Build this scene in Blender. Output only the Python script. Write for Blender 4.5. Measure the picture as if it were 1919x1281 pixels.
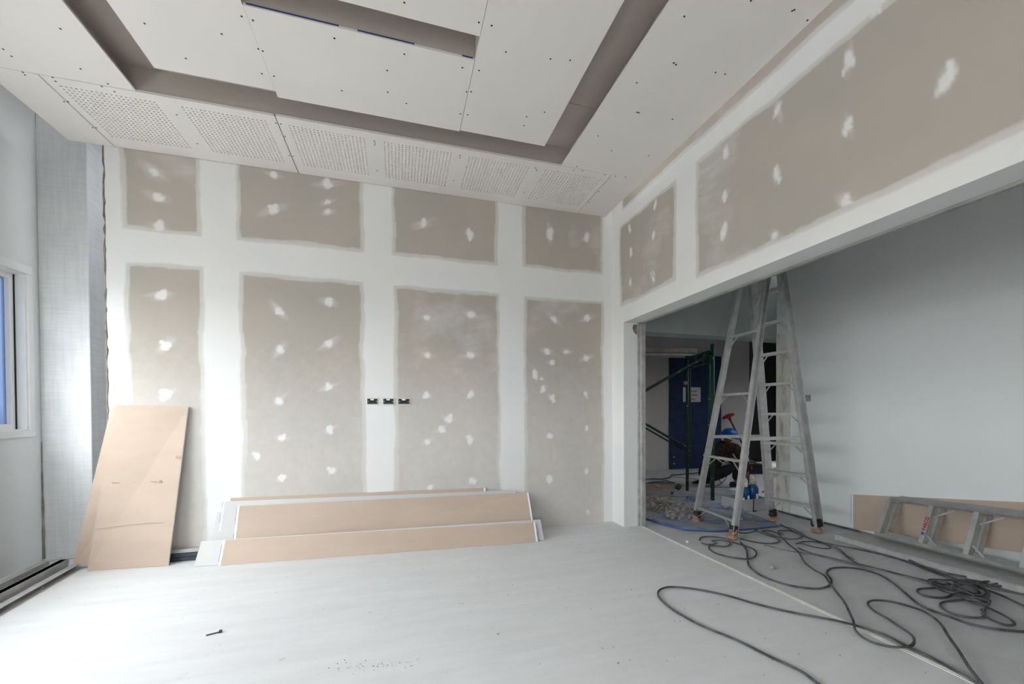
import bpy, bmesh, math, random
import numpy as np
from mathutils import Vector, Matrix

for o in list(bpy.data.objects): bpy.data.objects.remove(o)
scene = bpy.context.scene
col = scene.collection
PI = math.pi

# ------------------------------------------------------------------ camera
EYE = 1.135
FPX, CX, CY = 780.78, 980.4, 782.58
YAW, PITCH, ROLL = 0.290462, -0.0121167, -0.0052257
fwd = Vector((math.sin(YAW)*math.cos(PITCH), math.cos(YAW)*math.cos(PITCH), math.sin(PITCH)))
rgt = Vector((math.cos(YAW), -math.sin(YAW), 0)); upv = rgt.cross(fwd)
r2 = math.cos(ROLL)*rgt + math.sin(ROLL)*upv
u2 = -math.sin(ROLL)*rgt + math.cos(ROLL)*upv
cam_data = bpy.data.cameras.new('camera')
cam = bpy.data.objects.new('camera', cam_data); col.objects.link(cam)
cam_data.sensor_width = 36; cam_data.lens = FPX/1919*36
cam_data.shift_x = (959.5-CX)/1919; cam_data.shift_y = (CY-640.5)/1919
cam_data.clip_start = 0.05
m = Matrix.Identity(4)
for i in range(3):
    m[i][0], m[i][1], m[i][2] = r2[i], u2[i], -fwd[i]
m.translation = (0, 0, EYE)
cam.matrix_world = m
scene.camera = cam

# ------------------------------------------------------------------ world, sun, exposure
world = bpy.data.worlds.new('sky'); scene.world = world; world.use_nodes = True
wn = world.node_tree; wn.nodes.clear()
wo = wn.nodes.new('ShaderNodeOutputWorld'); wb = wn.nodes.new('ShaderNodeBackground')
tc = wn.nodes.new('ShaderNodeTexCoord'); sx = wn.nodes.new('ShaderNodeSeparateXYZ')
rp = wn.nodes.new('ShaderNodeValToRGB')
rp.color_ramp.elements[0].position = 0.0; rp.color_ramp.elements[0].color = (0.30, 0.30, 0.29, 1)
rp.color_ramp.elements[1].position = 1.0; rp.color_ramp.elements[1].color = (1.0, 1.03, 1.09, 1)
for p_, c_ in ((0.49, (0.34, 0.34, 0.33, 1)), (0.51, (0.92, 0.93, 0.95, 1))):
    e_ = rp.color_ramp.elements.new(p_); e_.color = c_
mr = wn.nodes.new('ShaderNodeMapRange'); mr.inputs[1].default_value = -1; mr.inputs[2].default_value = 1
wn.links.new(tc.outputs['Generated'], sx.inputs[0]); wn.links.new(sx.outputs[2], mr.inputs[0])
wn.links.new(mr.outputs[0], rp.inputs[0]); wn.links.new(rp.outputs[0], wb.inputs[0]); wn.links.new(wb.outputs[0], wo.inputs[0])
wb.inputs[1].default_value = 13.0

sun_d = bpy.data.lights.new('hazy_sun', 'SUN'); sun = bpy.data.objects.new('hazy_sun', sun_d); col.objects.link(sun)
sun_d.energy = 2.3; sun_d.angle = math.radians(26); sun_d.color = (1.0, 0.98, 0.95)
sun.rotation_euler = Vector((0.45, 0.70, -0.60)).to_track_quat('-Z', 'Y').to_euler()

scene.view_settings.view_transform = 'Standard'
try: scene.view_settings.look = 'None'
except Exception: pass
scene.view_settings.gamma = 1.0
scene.view_settings.use_curve_mapping = False
scene.view_settings.exposure = 0.10
scene.cycles.use_denoising = True
scene.cycles.max_bounces = 10
scene.cycles.diffuse_bounces = 8
scene.cycles.sample_clamp_indirect = 6
scene.cycles.caustics_reflective = False
scene.cycles.caustics_refractive = False

def portal(name, loc, sx_, sy_, normal):
    L = bpy.data.lights.new(name, 'AREA'); L.shape = 'RECTANGLE'; L.size = sx_; L.size_y = sy_
    L.cycles.is_portal = True
    o = bpy.data.objects.new(name, L); col.objects.link(o); o.location = loc
    o.rotation_euler = Vector(normal).to_track_quat('-Z', 'Z').to_euler()
    return o

# ------------------------------------------------------------------ pixel -> world helpers (the photograph's survey)
def ray(x, y):
    a, b = (x-CX)/FPX, (y-CY)/FPX
    return r2*a - u2*b + fwd
def fl(x, y, z=0.0):
    d = ray(x, y); t = (z-EYE)/d.z
    return Vector((d.x*t, d.y*t, z))
def onY(x, y, Y):
    d = ray(x, y); t = Y/d.y
    return Vector((d.x*t, Y, EYE+d.z*t))
def onX(x, y, X):
    d = ray(x, y); t = X/d.x
    return Vector((X, d.y*t, EYE+d.z*t))

# ------------------------------------------------------------------ materials
MATS = {}
def mat(name, color, rough=0.8, metal=0.0, noise=0.0, nscale=8.0, bump=0.0, bscale=60.0, stretch=(1,1,1), spec=0.3, col2=None, lo=0.35, hi=0.7):
    """procedural principled material: base colour broken up by noise, optional bump"""
    if name in MATS: return MATS[name]
    mt = bpy.data.materials.new(name); mt.use_nodes = True
    nt = mt.node_tree; b = nt.nodes['Principled BSDF']
    b.inputs['Roughness'].default_value = rough; b.inputs['Metallic'].default_value = metal
    b.inputs['Specular IOR Level'].default_value = spec
    geo = nt.nodes.new('ShaderNodeNewGeometry')
    mp = nt.nodes.new('ShaderNodeMapping'); mp.inputs['Scale'].default_value = stretch
    nt.links.new(geo.outputs['Position'], mp.inputs[0])
    n = nt.nodes.new('ShaderNodeTexNoise'); n.inputs['Scale'].default_value = nscale; n.inputs['Detail'].default_value = 6; n.inputs['Roughness'].default_value = 0.6
    nt.links.new(mp.outputs[0], n.inputs['Vector'])
    r = nt.nodes.new('ShaderNodeValToRGB')
    c2 = col2 if col2 else tuple(max(0, c*(1-noise)) for c in color)
    r.color_ramp.elements[0].position = lo; r.color_ramp.elements[0].color = (*c2, 1)
    r.color_ramp.elements[1].position = hi; r.color_ramp.elements[1].color = (*color, 1)
    nt.links.new(n.outputs['Fac'], r.inputs[0]); nt.links.new(r.outputs[0], b.inputs['Base Color'])
    if bump > 0:
        n2 = nt.nodes.new('ShaderNodeTexNoise'); n2.inputs['Scale'].default_value = bscale; n2.inputs['Detail'].default_value = 4
        nt.links.new(mp.outputs[0], n2.inputs['Vector'])
        bp = nt.nodes.new('ShaderNodeBump'); bp.inputs['Strength'].default_value = bump; bp.inputs['Distance'].default_value = 0.004
        nt.links.new(n2.outputs['Fac'], bp.inputs['Height']); nt.links.new(bp.outputs[0], b.inputs['Normal'])
    MATS[name] = mt
    return mt

BOARD = (0.46, 0.42, 0.37); MUD = (0.84, 0.83, 0.82)
def mud_material():
    """drywall face: attribute 'mud' (where joint compound was trowelled) breaks raw board into skim coat"""
    mt = bpy.data.materials.new('taped_drywall'); mt.use_nodes = True
    nt = mt.node_tree; b = nt.nodes['Principled BSDF']; b.inputs['Roughness'].default_value = 0.9; b.inputs['Specular IOR Level'].default_value = 0.15
    at = nt.nodes.new('ShaderNodeAttribute'); at.attribute_name = 'mud'
    geo = nt.nodes.new('ShaderNodeNewGeometry')
    n1 = nt.nodes.new('ShaderNodeTexNoise'); n1.inputs['Scale'].default_value = 14; n1.inputs['Detail'].default_value = 8; n1.inputs['Roughness'].default_value = 0.65
    nt.links.new(geo.outputs['Position'], n1.inputs['Vector'])
    ma = nt.nodes.new('ShaderNodeMath'); ma.operation = 'MULTIPLY_ADD'; ma.inputs[1].default_value = 0.22; ma.inputs[2].default_value = -0.11
    nt.links.new(n1.outputs['Fac'], ma.inputs[0])
    ad = nt.nodes.new('ShaderNodeMath'); ad.operation = 'ADD'; ad.use_clamp = True
    nt.links.new(at.outputs['Fac'], ad.inputs[0]); nt.links.new(ma.outputs[0], ad.inputs[1])
    # board paper
    n2 = nt.nodes.new('ShaderNodeTexNoise'); n2.inputs['Scale'].default_value = 1.6; n2.inputs['Detail'].default_value = 5
    nt.links.new(geo.outputs['Position'], n2.inputs['Vector'])
    rb = nt.nodes.new('ShaderNodeValToRGB')
    rb.color_ramp.elements[0].position = 0.35; rb.color_ramp.elements[0].color = (0.43, 0.405, 0.36, 1)
    rb.color_ramp.elements[1].position = 0.65; rb.color_ramp.elements[1].color = (0.475, 0.425, 0.375, 1)
    nt.links.new(n2.outputs['Fac'], rb.inputs[0])
    rw = nt.nodes.new('ShaderNodeValToRGB')
    rw.color_ramp.elements[0].position = 0.3; rw.color_ramp.elements[0].color = (0.745, 0.75, 0.755, 1)
    rw.color_ramp.elements[1].position = 0.7; rw.color_ramp.elements[1].color = (0.80, 0.79, 0.775, 1)
    nt.links.new(n2.outputs['Fac'], rw.inputs[0])
    fr = nt.nodes.new('ShaderNodeValToRGB')
    fr.color_ramp.elements[0].position = 0.08; fr.color_ramp.elements[0].color = (0, 0, 0, 1)
    fr.color_ramp.elements[1].position = 0.95; fr.color_ramp.elements[1].color = (1, 1, 1, 1)
    e = fr.color_ramp.elements.new(0.42); e.color = (0.5, 0.5, 0.5, 1)
    e = fr.color_ramp.elements.new(0.6); e.color = (0.62, 0.62, 0.62, 1)
    nt.links.new(ad.outputs[0], fr.inputs[0])
    mx = nt.nodes.new('ShaderNodeMixRGB'); nt.links.new(fr.outputs[0], mx.inputs[0]); nt.links.new(rb.outputs[0], mx.inputs[1]); nt.links.new(rw.outputs[0], mx.inputs[2])
    nt.links.new(mx.outputs[0], b.inputs['Base Color'])
    bp = nt.nodes.new('ShaderNodeBump'); bp.inputs['Strength'].default_value = 0.25; bp.inputs['Distance'].default_value = 0.004
    nt.links.new(ad.outputs[0], bp.inputs['Height']); nt.links.new(bp.outputs[0], b.inputs['Normal'])
    return mt
M_TAPED = mud_material()
M_PLASTER = mat('plaster_white', (0.80, 0.80, 0.795), 0.9, noise=0.06, nscale=3, bump=0.15, bscale=30)
M_SKIM = mat('skim_grey_white', (0.78, 0.79, 0.78), 0.9, noise=0.08, nscale=1.5, bump=0.1, bscale=40)
M_CEIL = mat('ceiling_board', (0.80, 0.77, 0.735), 0.9, noise=0.04, nscale=2)
M_RECESS = mat('recess_board', (0.49, 0.44, 0.40), 0.9, noise=0.06, nscale=2)
M_FLEECE = mat('acoustic_fleece', (0.47, 0.46, 0.45), 0.95)
M_SCREW = mat('black_screw', (0.012, 0.012, 0.014), 0.5)
M_BROWN = mat('board_brown_paper', (0.53, 0.425, 0.345), 0.85, noise=0.08, nscale=2.5, stretch=(1, 1, 3))
M_CUT = mat('gypsum_core', (0.80, 0.80, 0.78), 0.9, noise=0.08, nscale=40)
M_FACE = mat('board_white_face', (0.60, 0.595, 0.585), 0.9, noise=0.05, nscale=3)
M_BLUETAPE = mat('blue_end_tape', (0.055, 0.12, 0.42), 0.6, col2=(0.75, 0.76, 0.8), nscale=6, lo=0.40, hi=0.5)
M_WHITETAPE = mat('white_end_tape', (0.86, 0.87, 0.9), 0.6)
M_STEEL = mat('galvanised_steel', (0.56, 0.57, 0.57), 0.5, metal=0.3, noise=0.25, nscale=12)
M_DARKSTEEL = mat('dark_steel', (0.09, 0.10, 0.12), 0.5, metal=0.5, noise=0.3, nscale=10)
M_ALU = mat('aluminium', (0.64, 0.64, 0.63), 0.38, metal=0.62, noise=0.22, nscale=14)
M_ALU2 = mat('aluminium_dusty', (0.50, 0.49, 0.48), 0.6, metal=0.35, noise=0.3, nscale=18, col2=(0.40, 0.40, 0.40))
M_BLACK = mat('black_plastic', (0.012, 0.013, 0.017), 0.45, noise=0.2)
M_CABLE = mat('dusty_black_cable', (0.045, 0.047, 0.055), 0.75, col2=(0.12, 0.12, 0.125), nscale=9, lo=0.42, hi=0.62)
M_GREEN = mat('green_scaffold_paint', (0.012, 0.055, 0.032), 0.5, col2=(0.30, 0.36, 0.33), nscale=26, lo=0.30, hi=0.38)
M_BLUEBOARD = mat('blue_hoarding', (0.012, 0.034, 0.105), 0.75, noise=0.4, nscale=6, col2=(0.028, 0.048, 0.10))
M_BLUESHEET = mat('blue_sheet_dusty', (0.33, 0.34, 0.37), 0.85, col2=(0.15, 0.21, 0.38), nscale=5, lo=0.36, hi=0.54)
M_BLUEEDGE = mat('blue_sheet_edge', (0.05, 0.14, 0.42), 0.6, noise=0.3)
M_RUBBLE = mat('rubble', (0.42, 0.39, 0.35), 0.95, noise=0.4, nscale=25, bump=0.4)
M_PAPER = mat('paper', (0.66, 0.62, 0.64), 0.9)
M_REDINK = mat('red_ink', (0.42, 0.03, 0.04), 0.8)
M_BLUEINK = mat('blue_ink', (0.03, 0.10, 0.42), 0.7)
M_BLUEDULL = mat('dull_blue_paper', (0.05, 0.06, 0.18), 0.8)
M_RAG = mat('leg_wrapping', (0.42, 0.27, 0.19), 0.95, noise=0.45, nscale=30, bump=0.5)
M_TAPEBLK = mat('black_binding_tape', (0.02, 0.018, 0.02), 0.6)
M_WFRAME = mat('white_window_frame', (0.82, 0.82, 0.80), 0.5, noise=0.03)
M_PINK = mat('torn_paper_edge', (0.30, 0.25, 0.23), 0.95, noise=0.5, nscale=20)
M_PAINTED_DARK = mat('dark_room', (0.006, 0.006, 0.007), 0.95)  # darkness of the unlit room put into the wall colour as near-black
M_TAN = mat('taupe_wall', (0.60, 0.575, 0.55), 0.9, noise=0.06, nscale=1.2)
M_BEAM = mat('beam_render', (0.40, 0.435, 0.43), 0.9, noise=0.18, nscale=2.2)
M_SLAB = mat('slab_soffit', (0.45, 0.45, 0.45), 0.9, noise=0.1)

def floor_material():
    mt = bpy.data.materials.new('concrete_floor'); mt.use_nodes = True
    nt = mt.node_tree; b = nt.nodes['Principled BSDF']; b.inputs['Roughness'].default_value = 0.75; b.inputs['Specular IOR Level'].default_value = 0.25
    geo = nt.nodes.new('ShaderNodeNewGeometry')
    def noise(scale, detail=6, rough=0.6, st=(1, 1, 1)):
        mp = nt.nodes.new('ShaderNodeMapping'); mp.inputs['Scale'].default_value = st
        nt.links.new(geo.outputs['Position'], mp.inputs[0])
        n = nt.nodes.new('ShaderNodeTexNoise'); n.inputs['Scale'].default_value = scale; n.inputs['Detail'].default_value = detail; n.inputs['Roughness'].default_value = rough
        nt.links.new(mp.outputs[0], n.inputs['Vector']); return n
    def ramp(n, p0, c0, p1, c1):
        r = nt.nodes.new('ShaderNodeValToRGB'); r.color_ramp.elements[0].position = p0; r.color_ramp.elements[0].color = (*c0, 1)
        r.color_ramp.elements[1].position = p1; r.color_ramp.elements[1].color = (*c1, 1); nt.links.new(n.outputs[0], r.inputs[0]); return r
    def mix(f, a, c, mode='MULTIPLY'):
        x = nt.nodes.new('ShaderNodeMixRGB'); x.blend_type = mode
        if isinstance(f, float): x.inputs[0].default_value = f
        else: nt.links.new(f, x.inputs[0])
        nt.links.new(a, x.inputs[1]); nt.links.new(c, x.inputs[2]); return x
    base = ramp(noise(0.9, 4), 0.3, (0.67, 0.675, 0.685), 0.7, (0.73, 0.735, 0.745))
    streak = ramp(noise(3.0, 8, 0.7, (0.5, 3.0, 1)), 0.35, (0.92, 0.91, 0.90), 0.65, (1, 1, 1))
    x1 = mix(1.0, base.outputs[0], streak.outputs[0])
    spots = ramp(noise(22, 3, 0.5), 0.27, (0.72, 0.72, 0.72), 0.33, (1, 1, 1))
    x2 = mix(0.55, x1.outputs[0], spots.outputs[0])
    patch = ramp(noise(1.7, 5, 0.6, (1, 1, 1)), 0.66, (1, 1, 1), 0.80, (0.86, 0.83, 0.80))
    x3 = mix(1.0, x2.outputs[0], patch.outputs[0])
    sp = nt.nodes.new('ShaderNodeSeparateXYZ'); nt.links.new(geo.outputs['Position'], sp.inputs[0])
    gt = nt.nodes.new('ShaderNodeMath'); gt.operation = 'GREATER_THAN'; gt.inputs[1].default_value = 2.305; nt.links.new(sp.outputs[0], gt.inputs[0])
    dust = ramp(noise(2.4, 7, 0.65), 0.3, (0.74, 0.74, 0.735), 0.7, (0.90, 0.90, 0.90))  # darker beyond the track: dusty floor, plus the dimmer light painted in
    x4 = mix(gt.outputs[0], x3.outputs[0], dust.outputs[0])
    nt.links.new(x4.outputs[0], b.inputs['Base Color'])
    n2 = noise(45, 5); bp = nt.nodes.new('ShaderNodeBump'); bp.inputs['Strength'].default_value = 0.12; bp.inputs['Distance'].default_value = 0.003
    nt.links.new(n2.outputs[0], bp.inputs['Height']); nt.links.new(bp.outputs[0], b.inputs['Normal'])
    return mt
M_FLOOR = floor_material()

def pillar_material():
    """cement render with horizontal and vertical trowel scratches"""
    mt = bpy.data.materials.new('scratched_render'); mt.use_nodes = True
    nt = mt.node_tree; b = nt.nodes['Principled BSDF']; b.inputs['Roughness'].default_value = 0.9; b.inputs['Specular IOR Level'].default_value = 0.15
    geo = nt.nodes.new('ShaderNodeNewGeometry'); prev = None
    for st, sc in (((14, 14, 1.0), 4.0), ((1.2, 1.2, 16), 4.0), ((2, 2, 2), 2.2)):
        mp = nt.nodes.new('ShaderNodeMapping'); mp.inputs['Scale'].default_value = st
        nt.links.new(geo.outputs['Position'], mp.inputs[0])
        n = nt.nodes.new('ShaderNodeTexNoise'); n.inputs['Scale'].default_value = sc; n.inputs['Detail'].default_value = 6
        nt.links.new(mp.outputs[0], n.inputs['Vector'])
        r = nt.nodes.new('ShaderNodeValToRGB'); r.color_ramp.elements[0].position = 0.3; r.color_ramp.elements[0].color = (0.925, 0.93, 0.935, 1)
        r.color_ramp.elements[1].position = 0.62; r.color_ramp.elements[1].color = (1, 1, 1, 1)
        nt.links.new(n.outputs[0], r.inputs[0])
        if prev is None: prev = r.outputs[0]
        else:
            x = nt.nodes.new('ShaderNodeMixRGB'); x.blend_type = 'MULTIPLY'; x.inputs[0].default_value = 1
            nt.links.new(prev, x.inputs[1]); nt.links.new(r.outputs[0], x.inputs[2]); prev = x.outputs[0]
    x = nt.nodes.new('ShaderNodeMixRGB'); x.blend_type = 'MULTIPLY'; x.inputs[0].default_value = 1; x.inputs[2].default_value = (0.80, 0.805, 0.805, 1)
    nt.links.new(prev, x.inputs[1]); nt.links.new(x.outputs[0], b.inputs['Base Color'])
    return mt
M_PILLAR = pillar_material()

def glass_material(name, tint, film):
    mt = bpy.data.materials.new(name); mt.use_nodes = True
    nt = mt.node_tree; nt.nodes.clear()
    out = nt.nodes.new('ShaderNodeOutputMaterial'); tr = nt.nodes.new('ShaderNodeBsdfTransparent'); gl = nt.nodes.new('ShaderNodeBsdfGlossy')
    tr.inputs[0].default_value = (*tint, 1); gl.inputs['Roughness'].default_value = 0.05
    mx = nt.nodes.new('ShaderNodeMixShader'); mx.inputs[0].default_value = 0.05
    nt.links.new(tr.outputs[0], mx.inputs[1]); nt.links.new(gl.outputs[0], mx.inputs[2])
    last = mx
    if film:
        df = nt.nodes.new('ShaderNodeBsdfTranslucent'); df.inputs[0].default_value = (*tint, 1)
        m2 = nt.nodes.new('ShaderNodeMixShader'); m2.inputs[0].default_value = film
        nt.links.new(mx.outputs[0], m2.inputs[1]); nt.links.new(df.outputs[0], m2.inputs[2]); last = m2
    nt.links.new(last.outputs[0], out.inputs[0]); MATS[name] = mt
    return mt
M_GLASS = glass_material('clear_glass', (0.94, 0.96, 0.96), 0)
M_FILM = glass_material('blue_filmed_glass', (0.165, 0.20, 0.265), 0.25)

# ------------------------------------------------------------------ object helpers
def add(name, verts, faces, material, parent=None, smooth=False, mats=None, mi=None):
    me = bpy.data.meshes.new(name); me.from_pydata([tuple(v) for v in verts], [], faces); me.update()
    if mats:
        for mm in mats: me.materials.append(mm)
        if mi: me.polygons.foreach_set('material_index', mi)
    elif material: me.materials.append(material)
    if smooth:
        for p in me.polygons: p.use_smooth = True
    o = bpy.data.objects.new(name, me); col.objects.link(o)
    if parent: o.parent = parent
    return o
def tag(o, label=None, cat=None, group=None, kind=None):
    if label: o['label'] = label
    if cat: o['category'] = cat
    if group: o['group'] = group
    if kind: o['kind'] = kind
    return o
def empty(name, loc=(0, 0, 0)):
    o = bpy.data.objects.new(name, None); col.objects.link(o); o.empty_display_size = 0.1
    return o
BOXF = [(0, 3, 2, 1), (4, 5, 6, 7), (0, 1, 5, 4), (1, 2, 6, 5), (2, 3, 7, 6), (3, 0, 4, 7)]
class MB:
    """collects shapes, then builds ONE mesh object"""
    def __init__(s): s.v = []; s.f = []; s.mi = []
    def raw(s, v, f, mi=0):
        n = len(s.v); s.v += [Vector(q) for q in v]; s.f += [tuple(i+n for i in q) for q in f]; s.mi += [mi]*len(f); return s
    def box(s, x0, x1, y0, y1, z0, z1, mi=0):
        return s.raw([(x0, y0, z0), (x1, y0, z0), (x1, y1, z0), (x0, y1, z0), (x0, y0, z1), (x1, y0, z1), (x1, y1, z1), (x0, y1, z1)], BOXF, mi)
    def slab(s, p, n, t, mi=0):
        """quad p (4 points) extruded along n by t"""
        p = [Vector(q) for q in p]; n = Vector(n).normalized()*t
        return s.raw(p+[q+n for q in p], BOXF, mi)
    def bar(s, a, b, w, h, side=(1, 0, 0), mi=0):
        a, b = Vector(a), Vector(b); d = (b-a).normalized()
        sd = Vector(side); sd = (sd-d*sd.dot(d)).normalized(); q = d.cross(sd)
        c = [a+sd*(i*w/2)+q*(j*h/2) for i, j in ((-1, -1), (1, -1), (1, 1), (-1, 1))]
        return s.raw(c+[k+(b-a) for k in c], BOXF, mi)
    def channel(s, a, b, w, h, t, side=(1, 0, 0), out=1, mi=0):
        """C section: web of width w across `side`, two flanges of depth h"""
        a, b = Vector(a), Vector(b); d = (b-a).normalized()
        sd = Vector(side); sd = (sd-d*sd.dot(d)).normalized(); q = d.cross(sd)*out
        s.bar(a, b, w, t, sd, mi)
        for k in (-1, 1): s.bar(a+sd*(k*(w-t)/2)+q*(h/2), b+sd*(k*(w-t)/2)+q*(h/2), t, h, sd, mi)
        return s
    def tube(s, pts, r, sides=6, mi=0, closed=False):
        pts = [Vector(p) for p in pts]; n = len(pts); base = len(s.v); rr = r if isinstance(r, (list, tuple)) else [r]*n
        prev = Vector((0, 0, 1))
        for i, p in enumerate(pts):
            if closed: d = pts[(i+1) % n]-pts[i-1]
            else: d = pts[min(i+1, n-1)]-pts[max(i-1, 0)]
            d.normalize(); a = prev-d*prev.dot(d)
            if a.length < 0.05: a = Vector((1, 0, 0))-d*d.x
            if a.length < 0.05: a = Vector((0, 1, 0))-d*d.y
            a.normalize(); b = d.cross(a); prev = a
            for k in range(sides):
                t = 2*PI*k/sides; s.v.append(p+(a*math.cos(t)+b*math.sin(t))*rr[i])
        for i in range(n if closed else n-1):
            for k in range(sides):
                j = (i+1) % n
                s.f.append((base+i*sides+k, base+i*sides+(k+1) % sides, base+j*sides+(k+1) % sides, base+j*sides+k)); s.mi.append(mi)
        if not closed:
            s.f.append(tuple(base+k for k in reversed(range(sides)))); s.f.append(tuple(base+(n-1)*sides+k for k in range(sides))); s.mi += [mi, mi]
        return s
    def lathe(s, prof, c=(0, 0, 0), sides=16, axis='Z', mi=0):
        base = len(s.v); c = Vector(c)
        for r, z in prof:
            for k in range(sides):
                t = 2*PI*k/sides; s.v.append(c+Vector((r*math.cos(t), r*math.sin(t), z)))
        for i in range(len(prof)-1):
            for k in range(sides):
                s.f.append((base+i*sides+k, base+i*sides+(k+1) % sides, base+(i+1)*sides+(k+1) % sides, base+(i+1)*sides+k)); s.mi.append(mi)
        s.f.append(tuple(base+k for k in reversed(range(sides)))); s.f.append(tuple(base+(len(prof)-1)*sides+k for k in range(sides))); s.mi += [mi, mi]
        return s
    def build(s, name, material, parent=None, smooth=False):
        if isinstance(material, (list, tuple)): return add(name, s.v, s.f, None, parent, smooth, material, s.mi)
        return add(name, s.v, s.f, material, parent, smooth)
def spline(pts, per=6, closed=False):
    pts = [Vector(p) for p in pts]; n = len(pts); out = []
    for i in range(n if closed else n-1):
        g = lambda k: pts[k % n] if closed else pts[max(0, min(n-1, k))]
        p0, p1, p2, p3 = g(i-1), g(i), g(i+1), g(i+2)
        for k in range(per):
            t = k/per
            out.append(0.5*((2*p1)+(p2-p0)*t+(2*p0-5*p1+4*p2-p3)*t*t+(3*p1-p0-3*p2+p3)*t**3))
    if not closed: out.append(pts[-1])
    return out
def smooth_angle(o, deg=40):
    for p in o.data.polygons: p.use_smooth = True
    try: o.data.set_sharp_from_angle(angle=math.radians(deg))
    except Exception: pass
def bevel(o, w, seg=2):
    b = o.modifiers.new('bevel', 'BEVEL'); b.width = w; b.segments = seg; b.limit_method = 'ANGLE'

# ------------------------------------------------------------------ key planes of the place
YB = 3.885          # face of the taped partition
XR, XR2 = 2.13, 2.31  # the wall with the wide opening
XL = -2.66          # window wall
ZH = 2.02           # underside of the header
ZC = 3.14           # suspended ceiling
XF = 4.19           # wall of the side room
YE = -3.2           # rear of the rooms
YFAR = 7.02

# ------------------------------------------------------------------ floor
tag(MB().box(-2.9, 9.2, YE-0.2, 7.6, -0.12, 0).build('floor', M_FLOOR), 'pale grey dusty concrete floor of the building site', 'floor', kind='structure')

# ------------------------------------------------------------------ value noise for trowel marks
_rng = np.random.RandomState(5)
_tab = _rng.rand(256, 256)
def vnoise(x, y):
    xi = np.floor(x).astype(int); yi = np.floor(y).astype(int); fx = x-xi; fy = y-yi
    fx = fx*fx*(3-2*fx); fy = fy*fy*(3-2*fy)
    g = lambda a, b: _tab[a % 256, b % 256]
    return (g(xi, yi)*(1-fx)+g(xi+1, yi)*fx)*(1-fy)+(g(xi, yi+1)*(1-fx)+g(xi+1, yi+1)*fx)*fy
def fbm(x, y, o=4):
    s = 0; a = 0.5; t = 0
    for k in range(o):
        s = s+a*vnoise(x*2**k+17.3*k, y*2**k+9.1*k); t += a; a *= 0.55
    return s/t
def sstep(a, b, x):
    t = np.clip((x-a)/(b-a), 0, 1); return t*t*(3-2*t)
def mud_cover(U, V, raws, spots, seed):
    """coverage of joint compound at wall coordinates U (along) and V (up)"""
    wob = (fbm(U*3+seed, V*3, 4)-0.5)*0.07+(fbm(U*14+seed, V*14+3, 3)-0.5)*0.022
    cov = np.ones_like(U); shift = (fbm(U*2.2+40+seed, V*2.2+11, 3)-0.5)*0.10
    for (u0, u1, v0, v1) in raws:
        d = np.maximum(np.maximum(u0-U, U-u1), np.maximum(v0-V, V-v1))   # <0 inside raw board
        full = sstep(0.012, 0.035, d+wob*0.5)
        thin = sstep(-0.014, 0.002, d+wob*0.5-shift*0.3)
        cov = np.minimum(cov, 0.48*thin+0.52*full)
    # broad faint sanding haze on the raw board
    hz = fbm(U*1.7+seed*2, V*1.1+5, 4); str_ = fbm(U*6+seed+(V*2), V*30-U*6, 3)
    cov = np.maximum(cov, 0.30*sstep(0.56, 0.80, hz)*(0.35+0.9*str_))
    dust = fbm(U*1.3+seed, V*0.9+2, 4)  # noise that breaks up the painted falloff on the next line
    cov = np.maximum(cov, (0.36*sstep(2.3, 0.5, V) if seed == 3 else 0)*(0.55+0.7*dust))   # light falloff painted into the back wall as pale dust, stronger toward the floor
    rg = random.Random(seed); more = []
    for (u, v, r, asp) in spots:
        for k in range(2):
            q = rg.uniform(.35, .6); more.append((u+rg.uniform(-.7, .7)*r, v+rg.uniform(-.8, .8)*r*asp, r*q, asp))
    for ki, (u, v, r, asp) in enumerate([(a_, b_, c_*.86, d_) for (a_, b_, c_, d_) in spots]+more):
        a = rg.uniform(-0.5, 0.5); ca, sa = math.cos(a), math.sin(a)
        du, dv = (U-u)*ca+(V-v)*sa, -(U-u)*sa+(V-v)*ca
        q = np.sqrt((du/r)**2+(dv/(r*asp))**2)+wob*14+(fbm(U*28+seed, V*28, 2)-.5)*.7
        cov = np.maximum(cov, 1.0-sstep(0.55, 1.25, q))
        if ki >= len(spots): continue
        a2 = rg.uniform(-0.9, 0.9); ca, sa = math.cos(a2), math.sin(a2)
        if asp > 1.6: ca, sa = math.cos(PI/2+a2*0.3), math.sin(PI/2+a2*0.3)
        du, dv = (U-u)*ca+(V-v)*sa, -(U-u)*sa+(V-v)*ca
        L = r*rg.uniform(2.6, 5.2); Wd = r*rg.uniform(1.0, 1.9)
        q = np.sqrt((du/L)**2+(dv/Wd)**2)
        st = fbm(du*4+u*7, dv*45+v*5, 3)
        cov = np.maximum(cov, np.clip(1.25-q, 0, 1)**1.3*(0.10+0.75*st)*0.72)
    return np.clip(cov, 0, 1)
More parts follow.
